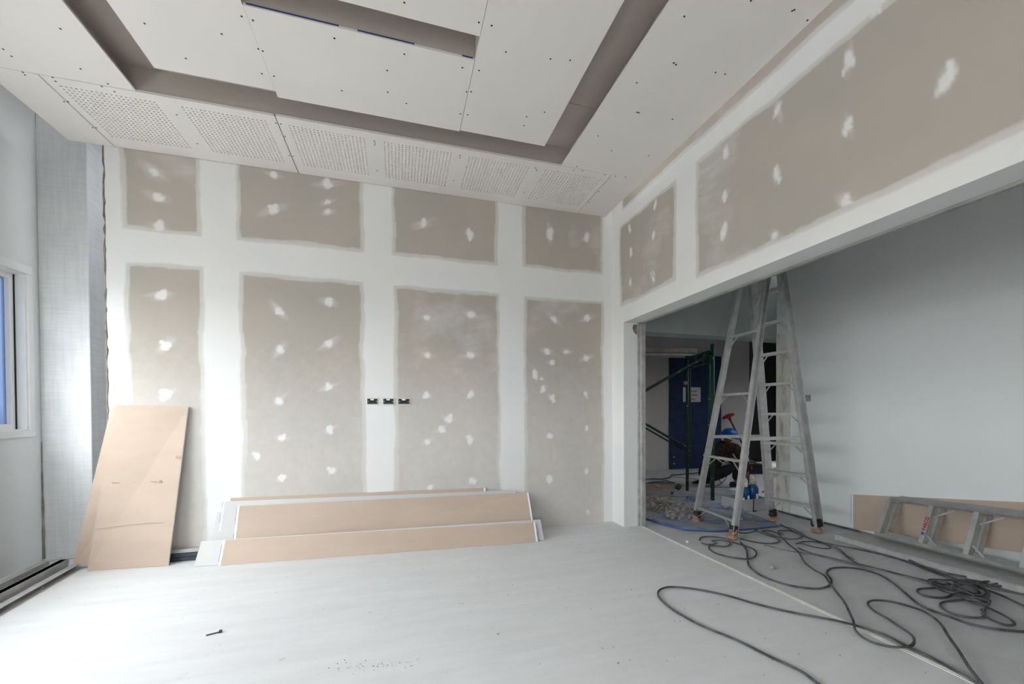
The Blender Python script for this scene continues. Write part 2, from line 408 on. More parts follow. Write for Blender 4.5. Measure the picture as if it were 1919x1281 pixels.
def taped_board(parent, axis, const, u0, u1, v0, v1, raws, spots, seed, thick, step=0.0125, name='drywall_board'):
    nu = max(2, int((u1-u0)/step)); nv = max(2, int((v1-v0)/step))
    us = np.linspace(u0, u1, nu+1); vs = np.linspace(v0, v1, nv+1)
    U, V = np.meshgrid(us, vs); cov = mud_cover(U, V, raws, spots, seed).ravel()
    U = U.ravel(); V = V.ravel(); C = np.full_like(U, const)
    P = np.stack([U, C, V], 1) if axis == 'Y' else np.stack([C, U, V], 1)
    P2 = P.copy(); P2[:, 1 if axis == 'Y' else 0] += thick
    w = nu+1; idx = np.arange((nu+1)*(nv+1)).reshape(nv+1, nu+1)
    q = np.stack([idx[:-1, :-1], idx[:-1, 1:], idx[1:, 1:], idx[1:, :-1]], -1).reshape(-1, 4)
    n = len(P)
    corners = [idx[0, 0], idx[0, -1], idx[-1, -1], idx[-1, 0]]
    verts = np.concatenate([P, P2[corners]], 0)
    faces = q.tolist()+[[n, n+3, n+2, n+1]]
    for k in range(4): faces.append([corners[k], n+k, n+(k+1) % 4, corners[(k+1) % 4]])
    me = bpy.data.meshes.new(name); me.from_pydata(verts.tolist(), [], faces); me.update(); me.materials.append(M_TAPED)
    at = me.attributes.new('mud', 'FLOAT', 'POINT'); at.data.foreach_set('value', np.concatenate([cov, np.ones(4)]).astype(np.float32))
    o = bpy.data.objects.new(name, me); col.objects.link(o); o.parent = parent
    return o

# ------------------------------------------------------------------ taped partition at the back
wall_back = empty('wall_back'); tag(wall_back, 'back partition of taped drywall with filled screw spots', 'wall', kind='structure')
RB = [(-1.965, -1.50, 2.56, 3.9), (-1.21, -0.30, 2.56, 3.9), (-0.018, 0.893, 2.56, 3.9), (1.187, 2.006, 2.57, 3.9),
      (-1.95, -1.49, -1, 2.275), (-1.20, -0.30, -1, 2.265), (-0.012, 0.908, -1, 2.25), (1.197, 2.008, -1, 2.25)]
zA = lambda x, y: (180+x/2.463, 260+y/2.463); zB = lambda x, y: (660+x/1.94, 320+y/1.94)
SB = []
for (p, r, a) in [((265, 150), .05, .55), ((283, 268), .042, 1.1), ((290, 405), .04, 1.3), ((820, 165), .028, 1.2), ((820, 328), .045, 1), ((1068, 208), .04, 1), ((1068, 290), .025, 1), ((1068, 338), .034, 1.1),
               ((297, 725), .045, .95), ((318, 953), .042, 1.1), ((320, 1180), .042, 1), ((840, 790), .04, .8), ((1075, 752), .036, 1), ((848, 975), .036, .8), ((1075, 945), .036, 1.2), ((1075, 1145), .036, .9), ((845, 1208), .04, 1)]:
    w = onY(*zA(*p), YB); SB.append((w.x, w.z, r, a))
for (p, r, a) in [((258, 192), .038, 1.3), ((428, 230), .034, 1.4), ((718, 225), .036, 1.7), ((852, 242), .034, 1.6), ((272, 533), .04, .8), ((432, 522), .042, .9), ((275, 670), .034, 1), ((430, 670), .042, 1), ((270, 815), .036, 1.4), ((430, 812), .036, 1.5),
               ((352, 903), .045, 1.2), ((325, 940), .045, 1), ((272, 985), .036, .9), ((428, 980), .04, 1.3), ((435, 1125), .04, 1), ((283, 1150), .03, 1), ((733, 537), .036, 1), ((852, 535), .034, 1), ((728, 695), .03, 1), ((850, 682), .034, 1.2), ((780, 657), .04, .5),
               ((727, 825), .032, 1.1), ((850, 812), .022, 1.7), ((695, 790), .03, 1.6), ((690, 757), .02, 1), ((718, 963), .04, .9), ((853, 935), .024, 1.4), ((718, 1120), .036, 1.2), ((853, 1095), .03, 1.5), ((857, 1240), .028, 1.6), ((707, 655), .03, 1.2), ((665, 740), .028, 2.2)]:
    w = onY(*zB(*p), YB); SB.append((w.x, w.z, r, a))
for (x, y, r, a) in [(527, 820, .042, 1), (617, 803, .036, 1.2), (622, 882, .04, .9), (527, 895, .032, 1.1), (480, 853, .03, 1.3), (617, 645, .001, 1)]:
    w = onY(x, y, YB); SB.append((w.x, w.z, r, a))
XS = [-2.085, -1.36, -0.16, 1.04, XR+0.02]
for i in range(4):
    for j, (z0, z1) in enumerate(((0.0, 2.415), (2.415, 3.5))):
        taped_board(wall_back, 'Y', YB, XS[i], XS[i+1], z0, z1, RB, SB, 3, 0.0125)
MB().box(-2.06, XR+0.02, YB+0.0125, YB+0.10, 0.0, 3.5).build('stud_frame', M_STEEL, wall_back)
rg = random.Random(4)
eb = MB()
prev = None
pts = [Vector((-2.088+rg.uniform(-.004, .004), YB+0.004+rg.uniform(-.003, .003), 0.02+k*0.05)) for k in range(64)]
eb.tube(pts, [rg.uniform(.004, .010) for _ in pts], 5)
eb.build('torn_paper_edge', M_PINK, wall_back)
# behind the partition
MB().box(-2.9, XR+0.02, YB+0.35+0.25, YB+0.75, 0, 3.9).build('wall_behind_partition', M_SLAB)
tag(bpy.data.objects['wall_behind_partition'], 'plain concrete wall behind the taped partition', 'wall', kind='structure')

# ------------------------------------------------------------------ wall with the wide opening
wall_right = empty('wall_right'); tag(wall_right, 'taped drywall header above the wide opening on the right', 'wall', kind='structure')
RR = [(2.865, 3.705, 2.20, 2.965), (-3.0, 2.592, 2.145, 2.965), (-3.0, 3.66, 3.142, 5)]  # last rect: unskimmed board whose darker tone also stands in for the gap's shadow
z7 = lambda x, y: (1100+x/2.001, y/2.001)
SR = []
for (p, r, a) in [((980, 220), .03, 2.4), ((715, 410), .028, 2.0), ((978, 470), .026, 1.7), ((1350, 295), .030, 1.9), ((520, 570), .03, 1.7), ((712, 655), .032, 1.8), ((517, 735), .026, 1.5), ((512, 870), .028, 2.6),
               ((160, 855), .024, 2.4), ((255, 770), .024, 1.8), ((165, 945), .022, 2.4), ((250, 880), .024, 1.8), ((162, 1060), .024, 2.2), ((247, 1040), .024, 3.0), ((705, 880), .03, 1), ((970, 750), .032, 1), ((1080, 30), .03, 1.5)]:
    w = onX(*z7(*p), XR); SR.append((w.y, w.z, r, a))
for (y0, y1) in ((2.725, YB), (0.325, 2.725), (-0.6, 0.325)):
    taped_board(wall_right, 'X', XR, y0, y1, ZH, 3.5, RR, SR, 8, 0.0125)
taped_board(wall_right, 'X', XR, 3.655, YB, 0, ZH, [], [], 8, 0.0125)
MB().box(XR+0.0125, XR2, -0.6, YB+0.1, ZH+0.001, 3.5).build('header_core', M_SKIM, wall_right)
MB().box(XR+0.0125, XR2, 3.656, YB+0.1, 0, ZH).build('jamb_pier', M_SKIM, wall_right)
MB().box(XR, XR2, YE, -0.6, 0, 3.5).build('rear_pier', M_PLASTER, wall_right)
# metal stop along the back of the jamb and header
tj = MB().box(XR2-0.012, XR2+0.03, 3.60, 3.66, 0, ZH).box(XR2-0.03, XR2-0.012, 3.635, 3.657, 0, ZH)
tag(tj.build('trim_1', mat('dirty_steel_stop', (0.50, 0.50, 0.48), 0.6, metal=0.2, noise=0.35, nscale=12)), 'dirty grey metal stop standing along the jamb', 'trim', kind='structure')
th = MB().box(XR2-0.012, XR2+0.012, -0.6, 3.66, ZH-0.014, ZH+0.02)
tag(th.build('trim_2', mat('header_track', (0.36, 0.355, 0.34), 0.7, metal=0.2, noise=0.25)), 'grey metal track along the underside of the header', 'trim', kind='structure')
# floor track line
ft = MB(); a_, b_ = Vector((2.31, 3.60, 0)), Vector((2.285, -0.6, 0))
ft.bar(a_+Vector((0, 0, .003)), b_+Vector((0, 0, .003)), 0.014, 0.006).bar(a_+Vector((-.016, 0, .002)), b_+Vector((-.016, 0, .002)), 0.006, 0.004)
MB().bar(a_+Vector((.011, 0, .001)), b_+Vector((.011, 0, .001)), 0.007, 0.002).build('track_groove', M_DARKSTEEL, bpy.data.objects['floor'])
tag(ft.build('trim_3', mat('floor_track', (0.80, 0.78, 0.73), 0.5, metal=0.1, noise=0.2, nscale=20)), 'thin pale metal track line running across the floor under the header', 'trim', kind='structure')
# torn hole at head of jamb
tag(add('jamb_hole', *(lambda p: ([(q[0], 3.654, q[1]) for q in p], [tuple(range(len(p)))]))([(2.235, 2.0), (2.27, 2.01), (2.295, 1.985), (2.292, 1.93), (2.27, 1.905), (2.24, 1.93), (2.228, 1.965)]), M_PINK, wall_right))

# ------------------------------------------------------------------ window wall, pillar
WY0, WY1, WZ0, WZ1 = 0.2, 4.055, 1.02, 2.19
VY0, VY1 = -1.5, -0.15
wall_left = empty('wall_left'); tag(wall_left, 'grey-white rendered window wall on the left', 'wall', kind='structure')
XO = XL-0.12
for nm, bx in (('wall_below_window', (XO, XL, YE, 4.6, 0, WZ0)), ('wall_above_window', (XO, XL, YE, 4.6, WZ1, 3.9)),
               ('wall_beside_window', (XO, XL, WY1, 4.6, WZ0, WZ1)), ('wall_beside_window', (XO, XL, VY1, WY0, WZ0, WZ1)), ('wall_beside_window', (XO, XL, YE, VY0, WZ0, WZ1))):
    MB().box(*bx).build(nm, M_SKIM, wall_left)
fw = 0.047
def window(nm, label, y0w, y1w, ys, film):
    win = empty(nm); tag(win, label, 'window', kind='structure')
    for bx in ((y0w-fw, y1w+fw, WZ0-fw, WZ0), (y0w-fw, y1w+fw, WZ1, WZ1+fw+.015), (y1w, y1w+fw, WZ0, WZ1), (y0w-fw, y0w, WZ0, WZ1)):
        o = MB().box(XL-0.01, XL+0.012, *bx).build('casing', M_WFRAME, win); bevel(o, 0.003)
    MB().box(XO, XL, y1w-0.012, y1w-0.0005, WZ0, WZ1).build('reveal_lining', M_WFRAME, win)
    MB().box(XO, XL, y0w, y1w-0.012, WZ0+0.0005, WZ0+0.012).build('sill', M_WFRAME, win)
    MB().box(XO, XL, y0w, y1w-0.012, WZ1-0.012, WZ1-0.0005).build('head_lining', M_WFRAME, win)
    x0, x1 = XL-0.105, XL-0.062
    for k in range(len(ys)-1):
        y0, y1 = ys[k], ys[k+1]; s = 0.04
        fr = MB().box(x0, x1, y0, y0+s, WZ0+.012, WZ1-.012).box(x0, x1, y1-s, y1, WZ0+.012, WZ1-.012)
        fr.box(x0, x1, y0+s, y1-s, WZ0+.012, WZ0+.012+s).box(x0, x1, y0+s, y1-s, WZ1-.012-s, WZ1-.012)
        sash = fr.build('sash', M_WFRAME, win)
        MB().box(x0+0.012, x0+0.016, y0+s, y1-s, WZ0+.012+s, WZ1-.012-s).build('pane', M_FILM if k == film else M_GLASS, sash)
    MB().box(x1, x1+.007, y1w-0.018, y1w-0.012, WZ0+.012, WZ1-.012).build('gasket', M_BLACK, win)
    portal('window_portal', (XO-0.02, (y0w+y1w)/2, (WZ0+WZ1)/2), y1w-y0w, WZ1-WZ0, (1, 0, 0))
window('window_1', 'white framed window with blue film at the left edge', WY0, WY1, [WY0, 1.2, 2.2, 3.0, 3.72, WY1-0.012], 4)
window('window_added', 'unseen white framed window added in the left wall to let in daylight', VY0, VY1, [VY0, -0.85, VY1-0.012], -1)  # out of view, added and sized for the daylight it brings in

pil = MB().box(XL, -2.348, 4.17, 4.5, 0, 3.9).build('wall_pillar', M_PILLAR)
bevel(pil, 0.006); tag(pil, 'scratched grey render pillar in the corner beside the window', 'pillar', kind='structure')
# cracked filler line between window wall and pillar
rg = random.Random(9); ck = MB()
ck.tube([Vector((XL+0.004, 4.166, z/100)) for z in range(2, 100, 7)], [rg.uniform(.4, 1)*(.016-.014*z/100) for z in range(2, 100, 7)], 5)
ck.build('corner_filler', mat('damp_filler', (0.34, 0.32, 0.29), 0.95, noise=0.4, nscale=14), wall_left)
tag(MB().box(XL, -2.06, YB+0.1, 4.6, 3.5, 3.9).build('wall_corner_infill', M_SLAB), 'hidden concrete infill above the corner', 'wall', kind='structure')

# unseen rear wall; its one unglazed opening is added to let in daylight
wr = empty('wall_rear'); tag(wr, 'unseen rear wall with one opening added to let in daylight', 'wall', kind='structure')
OP = [(-1.6, -0.4, 1.0, 2.2)]
for bx in ((XL, -1.6, 0, 3.9), (-0.4, XF, 0, 3.9), (-1.6, -0.4, 0, 1.0), (-1.6, -0.4, 2.2, 3.9)):
    MB().box(bx[0], bx[1], YE-0.15, YE, bx[2], bx[3]).build('wall_section', M_PLASTER, wr)
for (a0, a1, b0, b1) in OP:
    portal('opening_portal', ((a0+a1)/2, YE-0.17, (b0+b1)/2), a1-a0, b1-b0, (0, 1, 0))

# ------------------------------------------------------------------ side room and corridor beyond
def stained():
    mt = mat('side_wall_paint', (0.80, 0.815, 0.81), 0.85, noise=0.04, nscale=1.2, bump=0.08, bscale=20)
    return mt
wf = MB().box(XF, XF+0.15, YE, 3.78, 0, 3.9).build('wall_side_room', stained()); tag(wf, 'smooth pale grey wall of the side room', 'wall', kind='structure')
# raw unpainted strip at the end of that wall
st = MB().box(XF-0.003, XF+0.152, 3.60, 3.783, 0, ZH).build('raw_render_strip', mat('raw_render', (0.66, 0.64, 0.60), 0.95, col2=(0.40, 0.35, 0.28), nscale=5, stretch=(1, 3, 0.7), lo=0.36, hi=0.52), wf)
tag(MB().box(XR2, 4.6, 3.88, 4.10, ZH-0.03, 3.9).build('beam', M_BEAM), 'grey rendered beam spanning the side room behind the stepladder', 'beam', kind='structure')
tag(MB().box(XR2-0.1, 4.34, YE, 3.88, 3.05, 3.15).build('ceiling_side_room', M_SLAB), 'grey ceiling of the side room hidden above the header', 'ceiling', kind='structure')
tag(MB().box(XR-0.1, 9.2, 4.10, 7.6, 2.85, 2.95).build('ceiling_corridor', M_SLAB), 'grey ceiling of the corridor beyond the beam', 'ceiling', kind='structure')
tag(MB().box(XR-0.1, 7.05, YFAR, YFAR+0.12, 0, 2.85).build('wall_far', M_TAN), 'taupe far wall of the corridor behind the worker', 'wall', kind='structure')
tag(MB().box(XR-0.1, XR2-0.05, YB+0.75, YFAR, 0, 2.85).build('wall_corridor', M_TAN), 'taupe corridor wall hidden behind the jamb', 'wall', kind='structure')
dk = MB().box(7.05, 9.2, 7.5, 7.6, 0, 2.85).box(9.1, 9.2, 3.9, 7.6, 0, 2.85)
tag(dk.build('wall_dark_room', M_PAINTED_DARK), 'wall coloured black for the unlit room behind the dark doorway', 'wall', kind='structure')
tag(MB().box(4.34, 9.2, 3.6, 3.78, 0, 2.95).build('wall_return', M_PAINTED_DARK), 'return wall hidden behind the side room', 'wall', kind='structure')
dr = MB().box(5.09, 6.31, YFAR-0.03, YFAR-0.001, 0.012, 2.26).build('door_1', M_BLUEBOARD)
tag(dr, 'tall dark blue board door against the taupe far wall', 'door', kind='structure')
for z in (0.25, 0.12):
    MB().lathe([(0.02, 0), (0.016, 0.012)], sides=10).build('bolt_head', M_ALU2, dr)
    b_ = dr.children[-1]; b_.location = (5.18, YFAR-0.03, z); b_.rotation_euler = (PI/2, 0, 0)
sg = MB().box(0, 0, 0, 0, 0, 0)
p0, p1 = onY(1280, 725, YFAR-0.034), onY(1313, 753, YFAR-0.034)
pap = MB().box(p0.x, p1.x, YFAR-0.034, YFAR-0.031, p1.z, p0.z).build('paper_notice', M_PAPER)
tag(pap, 'white paper notice with red writing stuck on the blue door', 'notice')
wd = p1.x-p0.x; hh = p0.z-p1.z
ink = MB(); rg = random.Random(2)
for row, (xa, xb, yy) in enumerate(((.22, .78, .72), (.22, .80, .46), (.30, .70, .18))):
    x = xa
    while x < xb:
        w_ = rg.uniform(.018, .035); h_ = rg.uniform(.045, .075)
        cx_, cz_ = p0.x+wd*x, p1.z+hh*yy
        ink.box(cx_, cx_+wd*w_*.55, YFAR-0.0348, YFAR-0.0341, cz_-hh*h_, cz_+hh*h_)
        ink.box(cx_, cx_+wd*w_, YFAR-0.0348, YFAR-0.0341, cz_+hh*h_*rg.uniform(-.6, .4), cz_+hh*h_*.8)
        x += w_+.016
    ink.box(p0.x+wd*(xa-.04), p0.x+wd*(xa+.05), YFAR-0.0348, YFAR-0.0341, p1.z+hh*(yy+.07), p1.z+hh*(yy+.10))
tag(ink.build('red_writing', M_REDINK, pap), kind='stuff')

# ------------------------------------------------------------------ suspended ceiling
ceiling = empty('ceiling'); tag(ceiling, 'suspended plasterboard ceiling with light slots and perforated boards', 'ceiling', kind='structure')
T = 0.0125
DOT = []
def cpanel(x0, x1, y0, y1, dz=0.0, material=M_CEIL, g=0.0012, name='ceiling_board'):
    o = MB().box(x0+g, x1-g, y0+g, y1-g, ZC+dz, ZC+dz+T).build(name, material, ceiling)
    DOT.append((x0, x1, y0, y1, ZC+dz, o)); return o
OX0, OX1, OY1, OY0 = -1.542, 1.285, 3.182, 0.25
cpanel(-2.29, OX0, 0.80, 3.184); cpanel(-2.29, OX0, YE, 0.80, 0.001)
cpanel(-2.29, -2.018, 3.184, 3.8835, -0.001)
cpanel(OX1, 2.05, 0.78, 3.182, -0.001); cpanel(OX1, 2.05, YE, 0.78)
cpanel(1.742, 2.05, 3.182, 3.8835, 0.001)
cpanel(OX0, OX1, YE, OY0)
cpanel(-1.338, -0.7155, 0.5, 2.942, 0.0)
cpanel(-0.7155, 0.4325, 2.366, 2.99, -0.003); cpanel(-0.7155, 0.4325, 0.5, 2.215, 0.0)
cpanel(0.4325, 1.071, 0.5, 2.98, -0.001)
def perf(x0, x1, y0, y1, fields, dz):
    """perforated acoustic board: every hole is a real eight-sided recess"""
    b = MB(); z = ZC+dz; V = b.v; F = b.f; MI = b.mi
    xs = sorted({x0, x1, *[f[0] for f in fields], *[f[1] for f in fields]}); fy0, fy1 = fields[0][2], fields[0][3]; ysl = [y0, fy0, fy1, y1]
    N = 20; R = 0.0068; dp = 0.008
    cs = [(math.cos(PI/8+k*PI/4), math.sin(PI/8+k*PI/4)) for k in range(8)]
    for i in range(len(xs)-1):
        for j in range(3):
            isf = j == 1 and any(abs(f[0]-xs[i]) < 1e-6 for f in fields)
            if not isf:
                b.raw([(xs[i], ysl[j], z), (xs[i], ysl[j+1], z), (xs[i+1], ysl[j+1], z), (xs[i+1], ysl[j], z)], [(0, 1, 2, 3)]); continue
            hx, hy = (xs[i+1]-xs[i])/N, (fy1-fy0)/N
            for a in range(N):
                for c in range(N):
                    ax, ay = xs[i]+a*hx, fy0+c*hy; mx_, my_ = ax+hx/2, ay+hy/2; n = len(V)
                    V += [Vector((ax+hx, ay+hy, z)), Vector((ax, ay+hy, z)), Vector((ax, ay, z)), Vector((ax+hx, ay, z))]
                    V += [Vector((mx_+R*q[0], my_+R*q[1], z)) for q in cs]
                    V += [Vector((mx_+R*q[0], my_+R*q[1], z+dp)) for q in cs]
                    o8 = n+4
                    # corners: 0 NE,1 NW,2 SW,3 SE ; octagon 0,1 NE.. 2,3 NW.. 4,5 SW.. 6,7 SE
                    F += [(n+1, n, o8+1, o8+2), (n+2, n+1, o8+3, o8+4), (n+3, n+2, o8+5, o8+6), (n, n+3, o8+7, o8+0),
                          (n, o8+0, o8+1), (n+1, o8+2, o8+3), (n+2, o8+4, o8+5), (n+3, o8+6, o8+7)]
                    F += [(o8+k, o8+8+k, o8+8+(k+1) % 8, o8+(k+1) % 8) for k in range(8)]
                    F.append(tuple(o8+8+k for k in range(8))); MI += [0]*16+[1]
    b.box(x0, x1, y0, y0+0.002, z, z+T).box(x0, x1, y1-0.002, y1, z, z+T).box(x0, x0+0.002, y0, y1, z, z+T).box(x1-0.002, x1, y0, y1, z, z+T)
    b.raw([(x0, y0, z+T), (x1, y0, z+T), (x1, y1, z+T), (x0, y1, z+T)], [(0, 1, 2, 3)])
    o = b.build('perforated_board', [M_CEIL, M_FLEECE], ceiling); DOT.append((x0, x1, y0, y1, z, o)); return o
FY = (3.25, 3.752)
perf(-2.016, -0.782, 3.184, 3.8835, [(-1.968, -1.472, *FY), (-1.347, -0.845, *FY)], 0.0)
perf(-0.779, 1.740, 3.176, 3.8835, [(-0.722, -0.212, *FY), (-0.096, 0.418, *FY), (0.538, 1.050, *FY), (1.170, 1.695, *FY)], -0.002)
# recess above the slots
ZT = 3.30
def rb(*bx): return MB().box(*bx).build('recess_board', M_RECESS, ceiling)
rb(-1.63, 1.37, 3.188, 3.20, ZC+T, ZT); rb(-1.642, -1.63, 0.2, 3.20, ZC+T, ZT); rb(1.37, 1.382, 0.2, 3.20, ZC+T, ZT); rb(-1.63, 1.37, 0.2, 0.212, ZC+T, ZT)
rb(-1.642, 1.0, 0.2, 3.20, ZT, ZT+T); rb(1.0, 1.382, 0.2, 2.72, ZT, ZT+T); rb(1.0, 1.382, 2.722, 3.20, ZT-.002, ZT+T)
MB().box(-0.7155, 0.4325, 2.215-T, 2.215, ZC+T, ZT).build('recess_board', M_RECESS, ceiling)
MB().box(-0.7155, 0.4325, 2.366, 2.366+T, ZC+T-.003, ZT).build('recess_board', M_RECESS, ceiling)
MB().box(0.434, 0.434+T, 2.215, 2.366, ZC+T, ZT).build('recess_board', M_RECESS, ceiling)
# ragged blue-edged paper along the middle slot
ed = MB()
for (xa, xb) in ((-0.70, -0.28), (-0.19, 0.10), (0.36, 0.42)): MB().box(xa, xb, 2.3635, 2.3658, ZC+.003, ZC+T-.003).build('blue_paper_edge', M_BLUEDULL, ceiling)
# torn paper at the right slot
tp = onX(1120, 185, 1.37)
tn = MB(); rg = random.Random(3)
tn.slab([(1.368, tp.y-.16, 3.165), (1.368, tp.y+.13, 3.165), (1.362, tp.y+.06, 3.215), (1.366, tp.y-.05, 3.235)], (-1, 0, 0), .003)
tn.build('torn_paper', M_BROWN, ceiling)
tag(MB().box(XL, XR+0.1, YE, YB+0.4, 3.9, 4.0).build('ceiling_slab', M_SLAB), 'concrete slab hidden above the suspended ceiling', 'ceiling', kind='structure')
# screw heads read from the photograph, grouped by the board they sit in
z5 = lambda x, y: (x/3, y/3); z6 = lambda x, y: (560+x/2.665, y/2.665)
S5 = [(488, 87), (340, 162), (813, 132), (670, 265), (685, 250), (65, 316), (18, 276), (128, 405), (140, 420), (453, 387), (295, 435), (313, 457), (572, 486), (606, 471), (643, 515), (360, 570), (381, 571), (521, 716), (541, 718), (993, 645), (1110, 807),
      (1045, 328), (1246, 191), (1358, 92), (1422, 111), (1452, 275), (1477, 284), (1472, 414), (1540, 425), (1180, 457), (786, 383), (1880, 212), (1551, 692), (1579, 695), (1602, 765), (1627, 874), (1648, 877)]
S6 = [(527, 13), (899, 112), (963, 127), (178, 188), (527, 268), (441, 349), (817, 335), (900, 351), (215, 450), (444, 458), (537, 514), (838, 456), (860, 457), (807, 566), (843, 572), (1034, 259), (1257, 293), (1355, 300), (1138, 582), (1125, 626), (1227, 559),
      (1759, 75), (1793, 72), (1873, 314), (1884, 322), (1688, 412), (1692, 560), (1699, 562), (1867, 594), (1495, 678), (1562, 752), (1746, 776), (1389, 831), (1372, 849), (1417, 851), (1182, 838), (1187, 848), (1528, 871), (1582, 880), (1631, 881), (1633, 888), (1499, 957), (1450, 1010), (1126, 959), (805, 774), (805, 785), (773, 901), (377, 702), (380, 712), (379, 722), (390, 850)]
S7 = [(240, 57), (365, 61), (770, 40), (778, 36), (325, 235), (334, 241), (518, 277), (482, 271), (320, 446), (187, 420)]
pts = [fl(*z5(*q), ZC) for q in S5]+[fl(*z6(*q), ZC) for q in S6]+[fl(*z7(*q), ZC) for q in S7]
rg = random.Random(12)
for (x0, x1, y0, y1, z, o) in DOT:            # rows along the joists in the part of each board nearer the camera
    y = min(y1, 1.75)-0.1
    while y > max(y0, -1.0):
        for x in (x0+0.03, (x0+x1)/2, x1-0.03):
            if (x1-x0) > 0.25: pts.append(Vector((x+rg.uniform(-.01, .01), y+rg.uniform(-.02, .02), ZC)))
        y -= 0.3
for (x0, x1, y0, y1, z, o) in DOT:
    mb = MB()
    for p in pts:
        if x0+.004 < p.x < x1-.004 and y0+.004 < p.y < y1-.004:
            mb.lathe([(0.0055, 0.0), (0.0045, -0.0012)], (p.x, p.y, z), 8)
    if mb.v: tag(mb.build('screw_heads', M_SCREW, o), kind='stuff')

# ------------------------------------------------------------------ electrical boxes
def back_box(name, x0, x1, z0, z1, label):
    t = empty(name); tag(t, label, 'socket box', 'empty socket boxes in the taped partition')
    y = YB-0.002
    f = MB().box(x0, x1, y-.004, y, z0, z0+.006).box(x0, x1, y-.004, y, z1-.006, z1).box(x0, x0+.006, y-.004, y, z0, z1).box(x1-.006, x1, y-.004, y, z0, z1)
    MB().box(x0, x1, y-.0015, y, z0, z1).build('box_body', M_BLACK, t)
    f.build('rim', mat('box_rim', (0.78, 0.76, 0.66), 0.6), t)
    for k in (0.15, 0.85):
        MB().lathe([(0.004, 0), (0.004, .003)], (0, 0, 0), 8).build('screw', M_STEEL, t)
        c = t.children[-1]; c.location = (x0+(x1-x0)*k, y-.0015, (z0+z1)/2); c.rotation_euler = (PI/2, 0, 0)
    MB().box(x0+(x1-x0)*.33, x0+(x1-x0)*.62, y-.003, y-.0015, z1-.020, z1-.009).build('label_sticker', M_WHITETAPE, t)
    MB().box(x0+.008, x1-.008, y-.005, y-.0015, z0+.010, z0+.016).build('rib', M_DARKSTEEL, t)
for (xa, xb, lb) in ((687, 709, 'black empty socket box, leftmost of the three in the partition'), (717, 739, 'black empty socket box between its two neighbours in the partition'), (745, 769, 'black empty socket box, rightmost of the three in the partition')):
    a_, b_ = onY(xa, 745.5, YB), onY(xb, 757.5, YB); back_box('socket_box', a_.x, b_.x, 1.212, 1.272, lb)
t = empty('switch_box'); tag(t, 'grey metal switch box in the pale wall beside the stepladder', 'switch box')
MB().box(XF-.006, XF-.001, 3.365, 3.462, 1.245, 1.305).build('back_plate', M_ALU2, t)
MB().box(XF-.008, XF-.006, 3.385, 3.42, 1.265, 1.285).build('terminal', M_STEEL, t)
MB().box(XF-.010, XF-.001, 3.36, 3.467, 1.303, 1.309).box(XF-.010, XF-.001, 3.36, 3.467, 1.241, 1.247).box(XF-.010, XF-.001, 3.36, 3.366, 1.247, 1.303).box(XF-.010, XF-.001, 3.461, 3.467, 1.247, 1.303).build('rim', M_ALU2, t)

# ------------------------------------------------------------------ boards leaning on the partition
def leaning(name, bl, br, tl, tr, th, face, label, group, tapes=(0, 0)):
    """a sheet given by its four front corners; th goes back from the face"""
    bl, br, tl, tr = map(Vector, (bl, br, tl, tr)); n = (br-bl).cross(tl-bl); n.normalize()
    if n.dot(bl-Vector((0, 0, EYE))) < 0: n = -n
    t = empty(name); tag(t, label, 'drywall board', group)
    e = 0.001
    MB().slab([bl+n*e, br+n*e, tr+n*e, tl+n*e], n, th-e).build('gypsum_core', M_CUT, t)
    MB().slab([bl, br, tr, tl], n, e).build('face_paper', face, t)
    for k, (b0, t0, o0) in enumerate(((bl, tl, br), (br, tr, bl))):
        if tapes[k]:
            d = (o0-b0).normalized()*0.016
            MB().slab([b0-n*.0012, b0+d-n*.0012, t0+d-n*.0012, t0-n*.0012], n, .0011).build('end_tape', M_WHITETAPE, t)
            MB().slab([b0-d*.22-n*.0005, b0-d*.02-n*.0005, t0-d*.02-n*.0005, t0-d*.22-n*.0005], n, th).build('end_tape', M_BLUETAPE, t)
    return t
G1 = 'drywall offcuts leaning on the partition'
GT = 0.012
leaning('drywall_board', (-2.18, 3.799, .002), (-1.667, 3.748, .002), (-2.025, 3.858, 1.211), (-1.570, 3.858, 1.197), GT, M_BROWN, 'brown-backed drywall board standing upright in front at the left of the partition', 'upright drywall boards')
leaning('drywall_board', (-2.305, 3.868, .022), (-1.80, 3.803, .022), (-2.06, 3.872, 1.195), (-1.60, 3.872, 1.185), GT*.8, M_BROWN, 'brown-backed drywall board fanned out behind the front upright board', 'upright drywall boards')
nd = bpy.data.objects['drywall_board']
# paper fold, scrap and faint stamp on the front board
def on_front(u, v, lift=.0015):
    bl, br, tl, tr = Vector((-2.18, 3.799, .002)), Vector((-1.667, 3.748, .002)), Vector((-2.025, 3.858, 1.211)), Vector((-1.570, 3.858, 1.197))
    p = bl.lerp(br, u).lerp(tl.lerp(tr, u), v); n = (br-bl).cross(tl-bl).normalized()
    if n.y > 0: n = -n
    return p+n*lift
mb = MB(); mb.tube([on_front(u, .245+.012*math.sin(u*3)+.02*u, .001) for u in [k/14 for k in range(13)]], .0018, 5); mb.build('paper_crease', M_BROWN, nd)
mb = MB(); mb.slab([on_front(.93, .665, .012), on_front(1.0, .665, .002), on_front(1.0, .68, .002), on_front(.92, .685, .010)], (0, 1, 0), .002); mb.build('torn_flap', M_BROWN, nd)
mb = MB()
for u in (.62, .64, .66, .68, .70, .12, .14, .17, .2, .4): mb.slab([on_front(u, .520), on_front(u+.012, .520), on_front(u+.012, .526), on_front(u, .526)], (0, -1, 0), .0004)
mb.slab([on_front(.74, .513), on_front(.775, .522), on_front(.75, .535), on_front(.735, .525)], (0, -1, 0), .0004)
mb.build('printed_stamp', mat('faint_stamp', (0.36, 0.27, 0.21), 0.9), nd)
